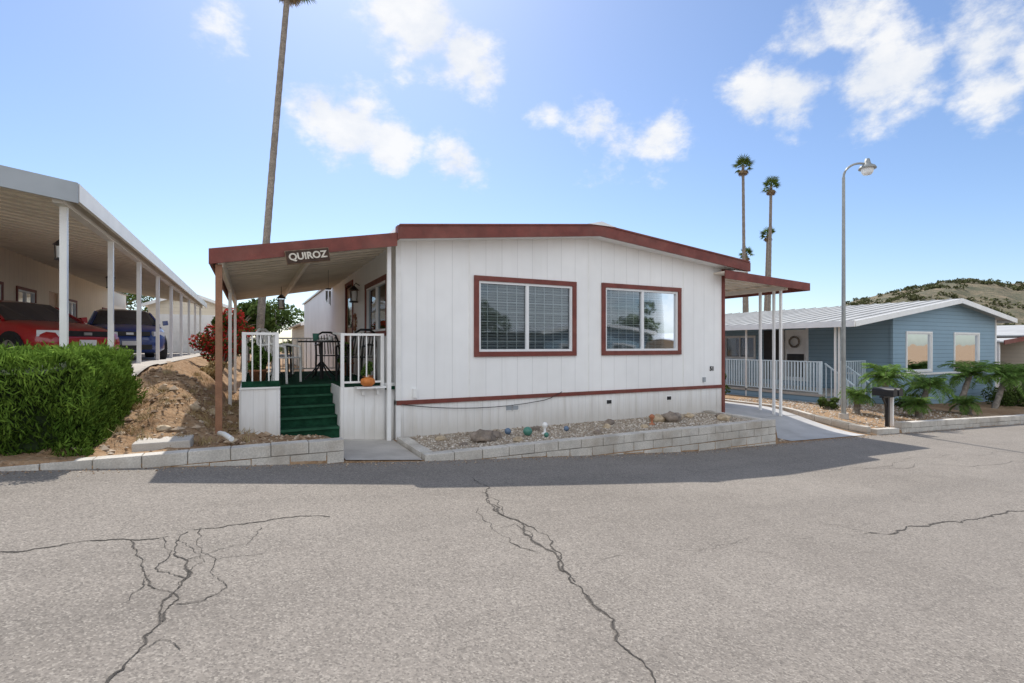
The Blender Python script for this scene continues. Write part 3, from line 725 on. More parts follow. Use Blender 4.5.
gf=(0,33.8,1,0,0,-1); G0,G1=-5.0,-1.3; GM=(G0+G1)/2
wallu(b,gf,G0,G1,.9,lambda a:interp(a,[(G0,3.7),(GM,4.35),(G1,3.7)]),[],CREAM,(GM,))
b.box(G0,G1,33.85,41,.9,3.7,CREAM)
b.lbox(gf,G0+.45,G1-.45,.002,.03,1.0,3.2,WP)
for i in range(4): b.lbox(gf,G0+.5,G1-.5,.031,.04,1.1+i*.52,1.52+i*.52,WP)
b.add([(G0-.3,33.5,3.65),(GM,33.5,4.45),(G1+.3,33.5,3.65),(G0-.3,41.2,3.65),(GM,41.2,4.45),(G1+.3,41.2,3.65)],[(0,1,4,3),(1,2,5,4)],WHM)
b.beam((G0-.3,33.48,3.62),(GM,33.48,4.42),.04,.16,WP); b.beam((G1+.3,33.48,3.62),(GM,33.48,4.42),.04,.16,WP)
b.done('garage_shell',gr)
# ================================================================ simple homes
def simple_home(u0,u1,v0,v1,z,h,mat,facing=-1,aw=None,roofm=None,wz=(1.1,2.2),trim=None):
    r=root('mobile_home'); b=B(); mid=(u0+u1)/2; roofm=roofm or WHM
    top=lambda a: z+h+.5*(1-abs(a-mid)/((u1-u0)/2))
    vf=v0 if facing<0 else v1
    f=(0,vf,1,0,0,facing)
    ws=[(u0+.9,u0+2.5,z+wz[0],z+wz[1]),(u1-2.5,u1-.9,z+wz[0],z+wz[1])]
    wallu(b,f,u0,u1,z-.6,top,[op(w) for w in ws],mat,(mid,))
    vb=v1 if facing<0 else v0
    wallu(b,(0,vb,1,0,0,-facing),u0,u1,z-.6,top,[],mat,(mid,))
    for x,n in ((u0,-1),(u1,1)): wallu(b,(x,0,0,1,n,0),v0,v1,z-.6,lambda a:z+h,[],mat)
    e=.4
    zt=lambda a: top(min(max(a,u0),u1))+.04-(.5/((u1-u0)/2))*max(0,u0-a,a-u1)
    for a,c in ((u0-e,mid),(mid,u1+e)):
        b.add([(a,v0-e,zt(a)),(c,v0-e,zt(c)),(c,v1+e,zt(c)),(a,v1+e,zt(a)),(a,v0-e,zt(a)+.06),(c,v0-e,zt(c)+.06),(c,v1+e,zt(c)+.06),(a,v1+e,zt(a)+.06)],B.BF,roofm)
        vv=v0-e if facing<0 else v1+e
        b.beam((a,vv+facing*.02,zt(a)-.05),(c,vv+facing*.02,zt(c)-.05),.035,.17,trim or WP)
    if aw:
        a0,a1=aw; b.add([(a0,v0,z+h-.3),(a1,v0,z+h-.1),(a1,v1,z+h-.1),(a0,v1,z+h-.3),(a0,v0,z+h-.25),(a1,v0,z+h-.05),(a1,v1,z+h-.05),(a0,v1,z+h-.25)] ,B.BF,roofm)
        b.beam((a0,v0-.02,z+h-.29),(a1,v0-.02,z+h-.09),.03,.18,trim or WP)
        xx=a0 if abs(a0-mid)>abs(a1-mid) else a1
        xx+= .1 if xx<mid else -.1
        vv=v0+.2
        while vv<v1: b.box(xx-.04,xx+.04,vv-.04,vv+.04,z-.6,z+h-.2,WP); vv+=3
    b.done('shell',r)
    for w in ws: window(r,'window',f,*w,trim or WHM,tw,muls=2,grid=False,blind='slats')
    return r
simple_home(-9,-2,-22,-7.5,roadz(-5),2.9,BEIGE,1)
simple_home(2.5,9.5,-22,-7.5,roadz(6),2.9,TAN,1)
simple_home(14,21,-22,-7.5,roadz(17),2.9,BLUE,1)
simple_home(26,33,-22,-7.5,roadz(30),2.9,BEIGE,1)
simple_home(30.6,38,9.8,26,-1.0,2.9,TAN,-1,aw=(28.2,30.6),trim=BROWN,roofm=ROOFG)
simple_home(42,49,9.8,26,-1.5,2.9,WHITE,-1)
simple_home(3,10,33,46,0.2,2.6,TAN,-1)
simple_home(16,23,34,48,-.1,2.9,BLUE,-1,roofm=GREYM)
simple_home(27,34,36,50,-.6,2.9,BEIGE,-1)
simple_home(38,45,36,50,-1.0,2.9,WHITE,-1)
simple_home(-21,-14,12,28,1.3,2.9,TAN,-1)
# ================================================================ BLUE HOME
bh=root('mobile_home')
BT=[(16.1,2.19),(22.6,3.13),(27.0,2.50)]
bt=lambda a:interp(a,BT)
bf=(0,9.4,1,0,0,-1); bs=(19.0,0,0,1,-1,0)
BW1=(19.75,21.45,.55,1.97); BW2=(23.0,24.95,.55,1.97)
tb=.06
opb=lambda w:(w[0]+tb,w[1]-tb,w[2]+tb,w[3]-tb)
b=B()
wallu(b,bf,19,26.3,-1.2,lambda a:bt(a)-.03,[opb(BW1),opb(BW2)],BLUE,(22.6,))
BD=(12.4,13.3,.1,2.1); BWs=(14.6,16.2,.9,1.9)
wallu(b,bs,9.4,24,-1.2,lambda a:2.55,[BD,opb(BWs)],BLUE)
wallu(b,(26.3,0,0,1,1,0),9.4,24,-1.2,lambda a:2.55,[],BLUE); wallu(b,(0,24,1,0,0,1),19,26.3,-1.2,lambda a:bt(a)-.03,[],BLUE,(22.6,))
b.done('walls',bh)
window(bh,'front_window',bf,*BW1,WP,tb,muls=1,grid=False,blind='solid',bm=SHADE)
window(bh,'front_window',bf,*BW2,WP,tb,muls=1,grid=False,blind='solid',bm=SHADE)
window(bh,'side_window',bs,*BWs,WP,tb,muls=2,grid=False,blind='curtain')
b=B(); b.lbox(bs,*BD[:2],-.07,-.03,*BD[2:],WP); b.lbox(bs,12.5,13.2,-.03,-.02,.25,1.15,SCRN)
b.lbox(bs,12.3,12.4,-.05,.03,.1,2.15,WP); b.lbox(bs,13.3,13.4,-.05,.03,.1,2.15,WP)
b.lbox(bs,13.45,14.2,.0,.03,.1,2.1,SCRN)
b.lbox(bf,18.95,26.35,.001,.035,.46,.53,WP); b.lbox(bf,18.93,19.03,-.05,.03,-.9,2.5,BLUE); b.lbox(bf,26.27,26.36,-.05,.03,-.9,2.5,WP)
b.lbox(bs,9.4,11.2,.001,.03,.46,.53,WP)
b.done('trim_and_door',bh)
b=B(); pts=[(18.95,12.85+.2*math.cos(t),1.62+.2*math.sin(t)) for t in [i*2*math.pi/16 for i in range(17)]]; b.tube(pts,.04,BARK,6); b.done('door_wreath',bh)
b=B()
for (a,za),(c,zc) in zip(BT,BT[1:]):
    b.add([(a,9.0,za-.03),(c,9.0,zc-.03),(c,24.3,zc-.03),(a,24.3,za-.03),(a,9.0,za+.03),(c,9.0,zc+.03),(c,24.3,zc+.03),(a,24.3,za+.03)],B.BF,ROOFG)
    b.beam((a,8.98,za-.05),(c,8.98,zc-.05),.035,.17,WP)
for i in range(30):
    v=9.3+i*.5; b.beam((16.1,v,2.19+.045),(22.6,v,3.13+.045),.03,.03,ROOFG)
b.box(16.04,16.09,8.98,24.3,2.05,2.24,WP); b.box(26.98,27.03,8.98,24.3,2.38,2.52,WP)
b.done('roof',bh)
b=B()
b.box(16.4,18.98,10.2,22,-.18,-.1,CONC); b.box(16.42,16.46,10.2,22,-1,-.17,BLUE); b.box(16.45,18.97,10.22,10.26,-1,-.17,BLUE)
b.done('porch_floor',bh)
BPALE=M('pale_blue_white_paint',(.62,.73,.79),.5,.05,4,0)
b=B(); rail(b,(16.45,10.25),(16.45,22),-.1,.95,BPALE,.11,.04,.08); rail(b,(17.6,10.25),(18.9,10.25),-.1,.95,BPALE,.12,.03,.07)
for v in (9.5,9.62,9.74,13,16.5,20): b.box(16.4,16.45,v,v+.05,-.6,2.1,WP)
for i in range(3): b.box(16.6,17.5,9.35+i*.28,10.2,-.75+.18*i,-.58+.18*i,CONC)
for u in (16.6,17.55):
    b.beam((u,9.3,.25),(u,10.2,.9),.04,.04,BPALE)
    for k in range(6):
        v=9.3+k*.17; b.box(u-.012,u+.012,v,v+.025,-.6+k*.05,.25+k*.12,BPALE)
b.done('porch_railing',bh)
# ================================================================ street lamp
sl=root('street_lamp'); x,y=13.4,7.76; b=B(); z0=ground(x,y)
b.cyl((x,y,z0-.1),(x,y,z0+.12),.13,.11,CONC,14)
b.cyl((x,y,z0+.1),(x,y,5.75),.055,.035,STEEL,12)
d=Vector((C27,-S27,0))
pts=[];A=Vector((x,y,5.75))
for i in range(11):
    t=i/10; a=t*math.pi*.62; pts.append(A+Vector((0,0,.36*math.sin(a)*1.0))+d*(.42*(1-math.cos(a))))
b.tube(pts,.028,STEEL,8); e=pts[-1]
c=(e.x+d.x*.03,e.y+d.y*.03,e.z-.05)
b.lathe(c,[(0,.2),(.05,.19),(.07,.10),(.09,.05),(.17,.0),(.20,-.05),(.195,-.07),(.14,-.06)],STEEL,20)
b.lathe(c,[(.14,-.06),(.13,-.15),(.09,-.21),(0,-.23)],LAMPG,16)
b.done('lamp',sl)
mb=root('mailbox'); b=B(); x,y=13.45,6.78; z0=ground(x,y)
def mbox(x,y,z,w=.17,l=.46,h=.19):
    n=10; v=[]
    for yy in (y-l/2,y+l/2):
        v+=[(x-w/2,yy,z),(x+w/2,yy,z)]+[(x+w/2*math.cos(t),yy,z+h-w/2+w/2*math.sin(t)) for t in [math.pi*i/n for i in range(n+1)]]
    k=n+3; b.add(v,[tuple(range(k)),tuple(range(2*k-1,k-1,-1))]+[(i,(i+1)%k,k+(i+1)%k,k+i) for i in range(k)],BLK)
    b.box(x+w/2+.003,x+w/2+.01,y-.1,y+.02,z+.1,z+.13,TAIL)
mbox(x-.12,y,.30);mbox(x+.12,y,.30)
b.box(x-.24,x+.24,y-.05,y+.05,.255,.295,BLK); b.box(x-.035,x+.035,y-.035,y+.035,z0-.1,.255,BLK); b.box(x+.17,x+.22,y-.03,y+.03,z0-.1,.255,WP)
b.beam((x-.2,y,.25),(x,y,.0),.03,.03,BLK)
b.done('box_and_post',mb)
# ================================================================ cars
BLKG=M('car_glass',(.03,.04,.05),.06,.05,2,0,spec=.9,coat=.6)
def car(c,yaw,paint,suv=False,name='parked_car',hgt=None):
    r=root(name)
    hgt=hgt or (1.62 if suv else 1.42)
    R=Matrix.Rotation(yaw,3,'Z'); T=lambda p:tuple(R@Vector(p)+Vector(c))
    k_=.07 if suv else 0
    st=[(2.27,.55,.32,.55),(2.22,.74,.24,.68),(2.0,.84,.20,.76+k_),(1.5,.89,.19,.88+k_),(.95,.91,.19,.95+k_),(0,.92,.19,.95+k_),(-1.0,.92,.19,.97+k_),(-1.7,.90,.19,.99+k_),(-2.1,.85,.24,.96+k_),(-2.27,.76,.32,.86+k_),(-2.3,.6,.4,.7)]
    b=B(); rings=[]
    for (x,w,zb,zs) in st:
        half=[(0,zb),(.82*w,zb),(.97*w,zb+.10),(1.0*w,lerp(zb,zs,.55)),(.97*w,zs-.10),(.9*w,zs-.02),(.6*w,zs+.02),(0,zs+.035)]
        ring=[(x,y,z) for y,z in half]+[(x,-y,z) for y,z in half[-2:0:-1]]; rings.append(ring)
    n=len(rings[0]); vs=[T(p) for rg in rings for p in rg]
    fs=[(i*n+k,i*n+(k+1)%n,(i+1)*n+(k+1)%n,(i+1)*n+k) for i in range(len(rings)-1) for k in range(n)]
    b.add(vs,fs,paint,True); b.add([T(p) for p in rings[0]],[tuple(range(n))],paint); b.add([T(p) for p in rings[-1]],[tuple(range(n))],paint)
    b.done('body',r)
    b=B(); bz=.93+k_
    cb=[(1.05,.80,.80,bz,bz+.02),(.35,.84,.64,bz,hgt-.06),(-.1,.85,.66,bz,hgt),(-.9,.85,.66,bz,hgt-.01)]
    cb+= [(-1.45,.83,.63,bz,hgt-.10),(-2.0,.78,.74,bz,bz+.04)] if not suv else [(-1.85,.82,.66,bz,hgt-.06),(-2.2,.78,.7,bz,bz+.1)]
    rg=[]
    for (x,wb,wt,z0,zt) in cb:
        rg.append([(x,wb,z0-.04),(x,wt,zt-.06 if zt>bz+.15 else zt-.01),(x,wt*.82,zt),(x,0,zt+.02),(x,-wt*.82,zt),(x,-wt,zt-.06 if zt>bz+.15 else zt-.01),(x,-wb,z0-.04)])
    for i in range(len(rg)-1):
        for k in range(6):
            q=[rg[i][k],rg[i][k+1],rg[i+1][k+1],rg[i+1][k]]
            sidef=k in(0,5); end=(i==0 or i==len(rg)-2)
            m=BLKG if (sidef or end) else paint
            b.add([T(p) for p in q],[(0,1,2,3)],m,not sidef)
    for i in (1,2,3,4):
        if i<len(rg)-1:
            for k,kk in ((0,1),(6,5)):
                b.beam(Vector(T(rg[i][k])),Vector(T(rg[i][kk])),.05,.05,paint)
    for s_,e_ in ((1,1),(5,5)):
        b.beam(T(rg[0][s_]),T(rg[1][e_]),.05,.05,paint); b.beam(T(rg[-1][s_]),T(rg[-2][e_]),.06,.05,paint)
    b.done('cabin',r)
    b=B()
    for wx in (1.40,-1.38):
        for sy in (-1,1):
            b.cyl(T((wx,sy*.70,.33)),T((wx,sy*.905,.33)),.38,.38,DARK,24)
            b.cyl(T((wx,sy*.72,.32)),T((wx,sy*.925,.32)),.32,.32,RUB,24); b.cyl(T((wx,sy*.92,.32)),T((wx,sy*.93,.32)),.21,.2,RIM,20)
            for k in range(5):
                a=k*2*math.pi/5; b.beam(T((wx,sy*.934,.32)),T((wx+.19*math.cos(a),sy*.934,.32+.19*math.sin(a))),.03,.02,DARK)
    b.done('wheels',r)
    b=B(); zh=.66+k_
    for sy in (-1,1):
        b.beam(T((2.02,sy*.80,zh)),T((2.225,sy*.52,zh)),.07,.13,LAMPG); b.beam(T((-2.26,sy*.5,.85)),T((-2.12,sy*.82,.87)),.06,.15,TAIL)
        b.beam(T((.72,sy*.93,bz+.08)),T((.72,sy*1.06,bz+.1)),.1,.14,paint)
        b.beam(T((2.14,sy*.72,.38)),T((2.24,sy*.5,.38)),.06,.08,DARK)
        b.beam(T((.1,sy*.925,bz-.16)),T((-.05,sy*.925,bz-.16)),.02,.03,paint)
    b.beam(T((2.24,-.46,zh)),T((2.24,.46,zh)),.06,.12,BLK); b.beam(T((2.25,-.5,.36)),T((2.25,.5,.36)),.06,.14,BLK)
    b.beam(T((2.29,-.17,.47)),T((2.29,.17,.47)),.02,.12,PLAS); b.beam(T((2.285,-.08,zh)),T((2.285,.08,zh)),.02,.06,RIM)
    b.beam(T((-2.31,-.2,.72)),T((-2.31,.2,.72)),.02,.13,PLAS)
    b.done('lights_and_trim',r)
car((-4.85,15.6,ZP),math.radians(-42),REDP)
car((-3.5,19.4,ZP),math.radians(-76),BLUP,True,hgt=1.5)
# ================================================================ vegetation
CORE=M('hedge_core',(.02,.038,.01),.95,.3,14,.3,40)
def hedge():
    r=root('hedge'); U=(-7.5,-1.5); V=(6.68,9.5)
    def zt(u,v): return 1.37+.07*mnoise.noise(Vector((u*1.6,v*1.6,0)))+.07*mnoise.noise(Vector((u*4,v*4,5)))+max(0,-u-2.5)*.03
    b=B(); 
    us=list(np.arange(U[0]+.12,U[1]-.1,.25)); vs=list(np.arange(V[0]+.12,V[1]-.1,.25))
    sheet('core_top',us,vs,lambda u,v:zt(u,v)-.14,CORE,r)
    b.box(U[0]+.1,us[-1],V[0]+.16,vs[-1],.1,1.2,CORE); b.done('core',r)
    P=[];D=[];R=[]
    def addp(n,fn):
        for i in range(n):
            p,d,rr=fn(); P.append(p);D.append(d);R.append(rr)
    def bul(a,z): return .16*mnoise.noise(Vector((a*1.8,z*2.2,9)))+.13*mnoise.noise(Vector((a*5,z*5,2)))
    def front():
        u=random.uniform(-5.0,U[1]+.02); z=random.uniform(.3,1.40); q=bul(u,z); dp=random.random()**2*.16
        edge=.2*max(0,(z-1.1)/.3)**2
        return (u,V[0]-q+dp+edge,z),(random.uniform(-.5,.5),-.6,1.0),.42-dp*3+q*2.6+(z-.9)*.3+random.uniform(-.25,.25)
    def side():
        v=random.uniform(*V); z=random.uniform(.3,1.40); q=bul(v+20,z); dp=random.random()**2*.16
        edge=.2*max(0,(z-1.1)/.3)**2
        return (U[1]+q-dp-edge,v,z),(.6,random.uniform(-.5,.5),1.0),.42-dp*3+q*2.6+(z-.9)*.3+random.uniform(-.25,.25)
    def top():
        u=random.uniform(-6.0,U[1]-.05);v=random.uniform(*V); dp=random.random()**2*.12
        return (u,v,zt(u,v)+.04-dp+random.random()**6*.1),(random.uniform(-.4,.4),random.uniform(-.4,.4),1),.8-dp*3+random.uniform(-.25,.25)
    addp(18000,front); addp(14000,side); addp(16000,top)
    P=np.array(P);D=np.array(D); n=len(P)
    V_=leafquads(P,.05+.065*np.random.rand(n),.009+.013*np.random.rand(n),D,1.2)
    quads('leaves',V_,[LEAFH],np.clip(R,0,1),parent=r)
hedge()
def crown_tree(name,base,hgt,rad,n=5000,leaf=.18,m=None,flower=0):
    r=root(name); b=B(); x,y,z=base; top=(x+random.uniform(-.3,.3),y+random.uniform(-.3,.3),z+hgt*.55)
    b.tube([(x,y,z-.2),(x+.05,y,z+hgt*.25),top],[.03*hgt,.022*hgt,.014*hgt],BARK,8)
    cs=[];rs=[]
    for k in range(9):
        a=random.uniform(0,6.28); q=rad*random.uniform(.25,.7); c=(x+q*math.cos(a),y+q*math.sin(a),z+hgt*random.uniform(.5,.88)); cs.append(c); rs.append(rad*random.uniform(.28,.5))
        b.tube([top,((top[0]+c[0])/2,(top[1]+c[1])/2,(top[2]+c[2])/2+.1),c],[.012*hgt,.008*hgt,.003*hgt],BARK,6)
    b.done('trunk',r)
    V_,R=leafball(cs,rs,n,leaf,leaf*.6); mi=(np.random.rand(len(R))<flower).astype(int)
    quads('leaves',V_,[m or LEAFT,FLOW],R,mi,parent=r)
for (u,v,h,rd) in ((-.4,29,3.6,1.6),(1.4,42,4.6,2.4),(13,27,3.9,1.9),(12.5,32,4.2,2.2),(24.5,31,4,2.2),(35,33,4.5,2.6),(29,58,6,3.4),(20,62,6,3.4),(50,40,6,3),(-9,50,6,3.5),(46,58,7,3)):
    crown_tree('tree',(u,v,ground(u,v)),h,rd,2400,.24)
for u,h in ((-14,6),(-11,4.5),(12.0,5.2),(23.5,6),(35,6.5)):
    crown_tree('tree',(u,-12,roadz(u)),h,2.0,1500,.28)
def shrub(name,c,rx,rz_,n,leaf,m,flower=0):
    r=root(name); cs=[];rs=[]
    b=B()
    for k in range(12):
        a=random.uniform(0,6.28); q=rx*random.uniform(.1,.7); p=(c[0]+q*math.cos(a),c[1]+q*math.sin(a),c[2]+rz_*random.uniform(.25,.9)); cs.append(p); rs.append(rx*random.uniform(.2,.42))
        b.tube([c,((c[0]+p[0])/2,(c[1]+p[1])/2,p[2]*.6+c[2]*.4),p],[.025,.018,.008],BARK,5)
    b.done('stems',r)
    V_,R=leafball(cs,rs,n,leaf,leaf*.6); mi=(np.random.rand(len(R))<flower).astype(int)
    quads('leaves',V_,[m,FLOW],R,mi,parent=r)
shrub('bougainvillea',(-.8,17.0,.6),.85,2.0,4000,.09,LEAFT,.5)
shrub('bougainvillea',(-.6,20.5,.7),1.0,2.0,3000,.10,LEAFT,.4)
shrub('shrub',(-.85,15.2,.5),.4,.6,1200,.08,DRYG)
shrub('shrub',(-.95,24,.8),1.0,1.5,2500,.1,LEAFT)
shrub('shrub',(14.2,12.5,-.3),.6,.9,2000,.07,LEAFT)
shrub('shrub',(13.4,15.5,-.3),.7,1.1,2000,.07,LEAFT)
shrub('shrub',(24.3,8.4,-.8),.9,.6,3000,.08,LEAFT)
shrub('shrub',(26.4,8.3,-.9),.9,.8,3000,.08,LEAFT)
shrub('shrub',(28.5,8.3,-.95),.9,.9,3000,.08,LEAFT)
shrub('shrub',(14.6,8.8,-.4),.35,.4,1200,.06,LEAFT)
shrub('shrub',(18.8,8.9,-.6),.5,.5,1500,.06,LEAFT)
def potted(x,y,z,s=1):
    r=root('potted_plant'); b=B(); b.lathe((x,y,z),[(0,0),(.09*s,0),(.13*s,.22*s),(.145*s,.22*s),(.145*s,.25*s),(.12*s,.25*s),(.11*s,.22*s),(0,.21*s)],TERRA,16); b.done('pot',r)
    cs=[(x+random.uniform(-.07,.07)*s,y+random.uniform(-.07,.07)*s,z+(.32+.12*i)*s) for i in range(3)]
    b=B(); b.tube([(x,y,z+.2*s),(x,y,z+.5*s)],.01,BARK,5); b.done('stem',r)
    V_,R=leafball(cs,[.13*s,.14*s,.1*s],700,.07*s,.03*s); quads('leaves',V_,[LEAFS],R,parent=r)
potted(.1,9.3,ZD,1); potted(1.82,12.0-.6,ZD,1.1); potted(.1,12.8,ZD,1.2); potted(1.7,8.5,ZD,.6)
P=[];D=[];R=[]
for k in range(70):
    u=random.uniform(-1.5,.0);v=random.uniform(6.7,14);z=ground(u,v)
    for i in range(random.randint(8,30)):
        P.append((u+random.gauss(0,.05),v+random.gauss(0,.05),z+.05));D.append((random.gauss(0,.5),random.gauss(0,.5),1));R.append(random.random())
quads('dry_weeds',leafquads(np.array(P),.16,.008,np.array(D),.6),[DRYG],R)
b=B(); u,v=-.88,6.98; z=ground(u,v); b.box(u-.27,u+.27,v-.2,v+.2,z-.1,z+.05,CONC); b.done('stepping_slab',None,.01)
LEAFTW=M('frond_stem',(.12,.16,.04),.7,.2,8,0)
def feather_palm(name,base,crown,R=.75,nf=30,leafm=None,tr=.07,seg=9):
    r=root(name); b=B(); bx,by,bz=base; cx,cy,cz=crown
    pts=[(lerp(bx,cx,t)+.04*math.sin(t*5),lerp(by,cy,t),lerp(bz,cz,t**.9)) for t in [i/8 for i in range(9)]]
    b.tube(pts,[tr*(1.25-.35*i/8)+(.012 if i%2 else 0) for i in range(9)],BARK,9); 
    V_=[];Rn=[]
    for k in range(nf):
        a=2*math.pi*k/nf*2.4+random.uniform(-.2,.2); el=random.uniform(-.05,1.4); L=R*random.uniform(.75,1.15)
        d=Vector((math.cos(a),math.sin(a),0)); p=Vector(crown); e=el; sp=[p.copy()]
        for s in range(seg):
            p=p+(d*math.cos(e)+Vector((0,0,1))*math.sin(e))*L/seg; e-=.2; sp.append(p.copy())
        b.tube(sp,[.012*(1-.8*i/seg) for i in range(seg+1)],LEAFTW,4)
        sd=Vector((-d.y,d.x,0))
        for s in range(1,seg+1):
            for h in (0,.33,.66):
                q=sp[s-1].lerp(sp[s],h); tng=(sp[s]-sp[s-1]).normalized(); l=R*.32*math.sin(math.pi*min(1,(s+h)/(seg+1.2))**.7)+.04
                for sg_ in (-1,1):
                    tip=q+(sd*sg_*.85+tng*.6+Vector((0,0,-.25+random.uniform(-.2,.25)))).normalized()*l; w=tng*.013*(R/.75)
                    mid=(q+tip)/2+Vector((0,0,.02)); V_+=[q-w*.5,mid-w,tip,mid+w]; Rn.append(random.uniform(.1,1))
    b.done('trunk',r)
    quads('fronds',np.array([tuple(v) for v in V_]),[leafm or LEAFS],Rn,parent=r)
for (u,v,cu,cz,R_) in ((15.1,7.6,15.0,.60,.78),(14.7,8.2,14.8,.1,.5),(17.2,7.9,17.9,.25,.88),(19.8,8.0,20.7,.55,.95),(22.3,8.0,23.2,.38,1.0),(25.2,8.1,24.9,.4,1.0),(16.2,7.4,16.1,-.15,.5),(19.0,7.4,18.8,-.25,.5)):
    feather_palm('young_palm',(u,v,ground(u,v)-.05),(cu,v,cz),R_)
def fan_palm(name,base,top,crownR,tr,nf=34,skirt=True):
    r=root(name); b=B(); bx,by,bz=base; tx,ty,tz=top; n=60
    pts=[];rs=[]
    for i in range(n+1):
        t=i/n; pts.append((lerp(bx,tx,t**1.15),lerp(by,ty,t),lerp(bz,tz,t))); rs.append(tr*(1.12-.35*t)*(1+.07*(i%2))+(.25*tr*max(0,1-t*12)))
    b.tube(pts,rs,BARK,12); b.done('trunk',r)
    V_=[];Rn=[];mi=[]
    def fan(o,d,size,dead):
        d=d.normalized(); s=d.cross(Vector((0,0,1)))
        if s.length<.01:s=Vector((1,0,0))
        s.normalize(); u=s.cross(d)
        c=o+d*size*.55; w=s*.02*size
        V_.extend([o-w,o+w,c+w,c-w]); Rn.append(.3); mi.append(dead)
        for k in range(15):
            a=lerp(-1.9,1.9,k/14); dr=(d*math.cos(a)+s*math.sin(a)-Vector((0,0,.35+.25*abs(math.sin(a))))).normalized(); L=size*.55*random.uniform(.85,1.1)
            pr_=dr.cross(u).normalized()*size*.035; t=c+dr*L; mm=c+dr*L*.5
            V_.extend([c,mm-pr_,t,mm+pr_]); Rn.append(random.uniform(.1,1)); mi.append(dead)
    for k in range(nf):
        a=k*2.4; el=random.uniform(-.5,1.45); fan(Vector(top),Vector((math.cos(a)*math.cos(el),math.sin(a)*math.cos(el),math.sin(el))),crownR*random.uniform(.85,1.1),0)
    if skirt:
        for k in range(14):
            a=k*2.4; el=random.uniform(-1.4,-.7); fan(Vector(top)-Vector((0,0,.1*crownR)),Vector((math.cos(a)*math.cos(el),math.sin(a)*math.cos(el),math.sin(el))),crownR*.8,1)
    quads('fronds',np.array([tuple(v) for v in V_]),[LEAFP,DEADP],Rn,mi,parent=r)
t=PW(289,-22,22); bs_=PW(258,330,22)
fan_palm('fan_palm',(bs_[0],bs_[1],.6),(t[0],t[1],t[2]),1.15,.14)
def farpalm(px0,px1,ytop,d,cr):
    t=PW(px1,ytop,d); q=PW(px0,345,d); fan_palm('fan_palm',(q[0],q[1],-2),(t[0],t[1],t[2]),cr,.19*d/60,26)
farpalm(745,743,166,60,1.3); farpalm(768,771,186,60,1.25); farpalm(748,746,254,75,1.2); farpalm(764,768,234,75,1.3)
# ================================================================ hills
def hills():
    m,nt,b=newmat('hill_scrubland'); co=N(nt,'ShaderNodeTexCoord').outputs['Object']
    a=noisef(nt,co,.03,5,.75); f=noisef(nt,co,.25,4,.8)
    c=mixc(nt,remap(nt,a,.38,.62),(.085,.085,.045),(.26,.20,.13)); c=mixc(nt,mathn(nt,'MULTIPLY',remap(nt,f,.45,.6),.75),c,(.06,.068,.035))
    nt.links.new(c,b.inputs['Base Color']); b.inputs['Roughness'].default_value=.95; bump(nt,b,f,.8,2.0)
    Fw=Vector((S27,C27)); Rw=Vector((C27,-S27))
    prof=[(.3,0),(.52,2),(.60,14),(.66,27),(.72,33),(.78,39),(.86,42),(.93,41),(1.0,40),(1.1,44),(1.3,38),(1.6,40),(2.0,20),(2.4,0)]
    ks=np.linspace(.3,2.4,160); ds=np.linspace(210,520,44); v=[]
    def hz(k,d):
        h=interp(k,prof)*d/300; e=math.sin(math.pi*min(1,max(0,(d-210)/180))*.5) if d<390 else 1-(d-390)/260
        return h*e*(1+.14*mnoise.noise(Vector((k*7,d*.02,0)))+.07*mnoise.noise(Vector((k*25,d*.05,3))))-3
    for d in ds:
        for k in ks:
            p=Fw*d+Rw*k*d; v.append((p.x,p.y,hz(k,d)))
    n=len(ks); f_=[(j*n+i,j*n+i+1,(j+1)*n+i+1,(j+1)*n+i) for j in range(len(ds)-1) for i in range(n-1)]
    me=bpy.data.meshes.new('hill'); me.from_pydata(v,[],f_); me.materials.append(m); me.polygons.foreach_set('use_smooth',[True]*len(f_))
    r=root('hill'); o=bpy.data.objects.new('slope',me); link(o,r)
    cs=[];rs=[]
    for i in range(1300):
        k=random.uniform(.6,1.25); d=random.uniform(230,400); p=Fw*d+Rw*k*d
        if mnoise.noise(Vector((p.x*.03,p.y*.03,1)))<-.15: continue
        rr=random.uniform(.8,2.4); cs.append((p.x,p.y,hz(k,d)+rr*.3)); rs.append(rr)
    V_,R=leafball(cs,rs,26000,1.2,.9); quads('scrub',V_,[SCRUB],R,parent=r)
hills()
cs=[];rs=[]
for i in range(170):
    a=random.uniform(-75,60); dd=random.uniform(90,165)
    ang=math.radians(a); u=dd*math.sin(ang); v=dd*math.cos(ang)
    rr=random.uniform(1.4,2.6); cs.append((u,v,-1.5+rr*.7)); rs.append(rr)
V_,R=leafball(cs,rs,14000,.9,.6); quads('distant_trees',V_,[SCRUBT],R)
# ================================================================ sky & light
sd=Vector((.14,.775,1)).normalized(); el=math.asin(sd.z); az=math.atan2(sd.x,sd.y)
w=bpy.data.worlds.new('World'); scene.world=w; w.use_nodes=True; nt=w.node_tree
bg=nt.nodes['Background']; STR=.15; bg.inputs[1].default_value=STR
sky=N(nt,'ShaderNodeTexSky'); sky.sky_type='NISHITA'; sky.sun_disc=False; sky.sun_elevation=el; sky.sun_rotation=az; sky.altitude=300; sky.air_density=1.0; sky.dust_density=.8; sky.ozone_density=2.4
tc=N(nt,'ShaderNodeTexCoord').outputs['Generated']
mx=None
blobs=[(430,30,54,1.3),(462,52,42,1.3),(395,15,34,1),(480,72,28,1.1),(318,105,34,1.1),(350,128,44,1.3),(388,147,32,1.2),(458,164,32,1.1),(596,125,32,.75),(612,145,34,.65),(655,140,36,.7),(548,105,16,.5),
 (760,100,38,1.1),(790,95,44,1.2),(878,80,48,1.3),(908,72,38,1.2),(845,18,40,.9),(805,45,32,.75),(985,42,42,.95),(1000,88,34,.85),(1045,60,50,.9),(200,22,28,.35)]
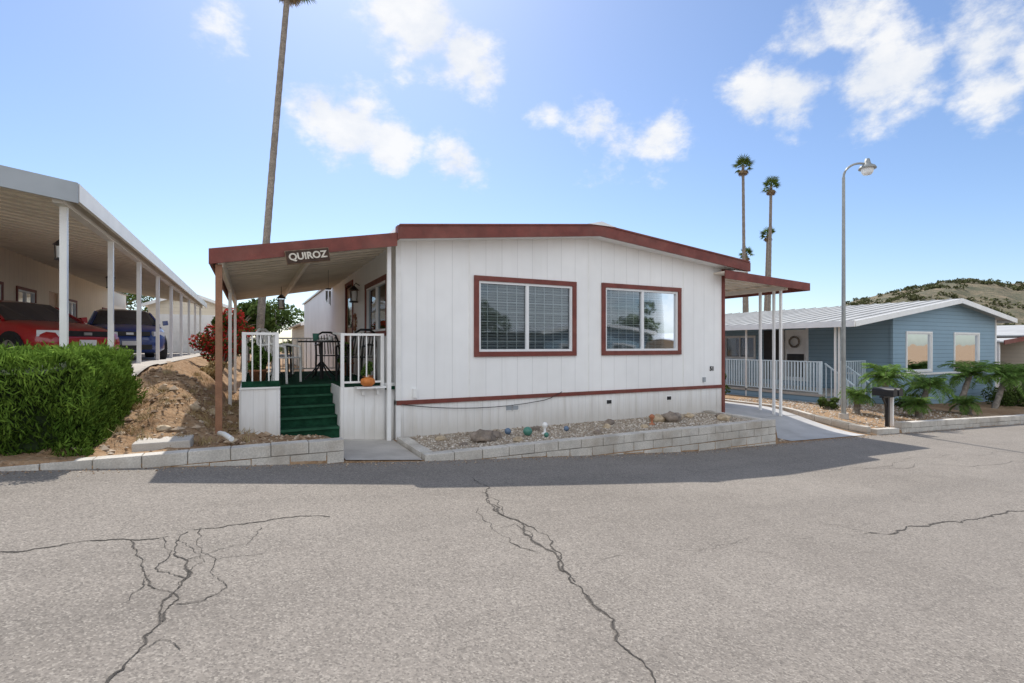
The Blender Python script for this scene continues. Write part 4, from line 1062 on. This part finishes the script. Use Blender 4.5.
for (px,py,rr,am) in blobs:
    v=Vector((C27*(px-512)/F+S27,C27-S27*(px-512)/F,(HY-py)/F)); L=v.length; c=v/L
    n=N(nt,'ShaderNodeVectorMath'); n.operation='DISTANCE'; nt.links.new(tc,n.inputs[0]); n.inputs[1].default_value=tuple(c)
    ang=rr/F/L
    val=mathn(nt,'MULTIPLY_ADD',n.outputs['Value'],-am/ang*1.0,am)
    mx=val if mx is None else mathn(nt,'MAXIMUM',mx,val)
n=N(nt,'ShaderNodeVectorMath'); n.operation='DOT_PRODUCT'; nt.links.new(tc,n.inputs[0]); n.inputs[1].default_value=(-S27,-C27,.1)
back_fill=n.outputs['Value']
mx=mathn(nt,'MAXIMUM',mx,mathn(nt,'MULTIPLY_ADD',back_fill,2.2,-.3))  # unseen cloud cover added behind the camera to brighten the shaded front wall
mx=mathn(nt,'MAXIMUM',mx,-1.5)
mp=N(nt,'ShaderNodeMapping'); mp.inputs['Scale'].default_value=(1,1,1.5); nt.links.new(tc,mp.inputs[0])
n1=noisef(nt,mp.outputs[0],9.5,6,.62,0)
val=mathn(nt,'ADD',mx,mathn(nt,'MULTIPLY',mathn(nt,'SUBTRACT',n1,.5),3.2))
dens=N(nt,'ShaderNodeMapRange'); dens.interpolation_type='SMOOTHSTEP'; nt.links.new(val,dens.inputs[0]); dens.inputs[1].default_value=-.05; dens.inputs[2].default_value=.85
cc=mixc(nt,remap(nt,n1,.35,.65),(5.3,5.6,6.1),(6.6,6.6,6.6))
cc=mixc(nt,remap(nt,back_fill,.0,.5),cc,(8.4,8.8,9.3))  # added rear clouds made brighter and cooler as fill for the shaded wall
skc=mixc(nt,1.0,sky.outputs[0],(.95,1.0,1.08),'MULTIPLY')
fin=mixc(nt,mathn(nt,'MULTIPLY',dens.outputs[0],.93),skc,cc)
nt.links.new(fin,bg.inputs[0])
su=bpy.data.lights.new('sun','SUN'); su.energy=4.9; su.angle=math.radians(.5); su.color=(1,.945,.86)
so=bpy.data.objects.new('sun',su); scene.collection.objects.link(so); so.rotation_euler=sd.to_track_quat('Z','Y').to_euler()
# ---------------------------------------------------------------- root origins
bpy.context.view_layer.update()
for e in [o for o in scene.objects if o.type=='EMPTY']:
    ch=list(e.children)
    pts=[c.matrix_world@Vector(q) for c in ch for q in c.bound_box]
    if not pts: continue
    c=Vector([(min(p[i] for p in pts)+max(p[i] for p in pts))/2 for i in range(3)]); c.z=min(p.z for p in pts)
    e.location=c
    for k in ch: k.matrix_parent_inverse=Matrix.Translation(-c)
# ---------------------------------------------------------------- camera
cam=bpy.data.cameras.new('camera'); cam.lens=18; cam.sensor_width=36; cam.clip_end=9000; cam.clip_start=.05; cam.shift_y=.0034
co=bpy.data.objects.new('camera',cam); scene.collection.objects.link(co); co.location=(0,0,H); co.rotation_euler=(math.pi/2,0,-math.radians(27))
scene.camera=co
scene.view_settings.view_transform='Standard'; scene.view_settings.look='None'; scene.view_settings.exposure=0
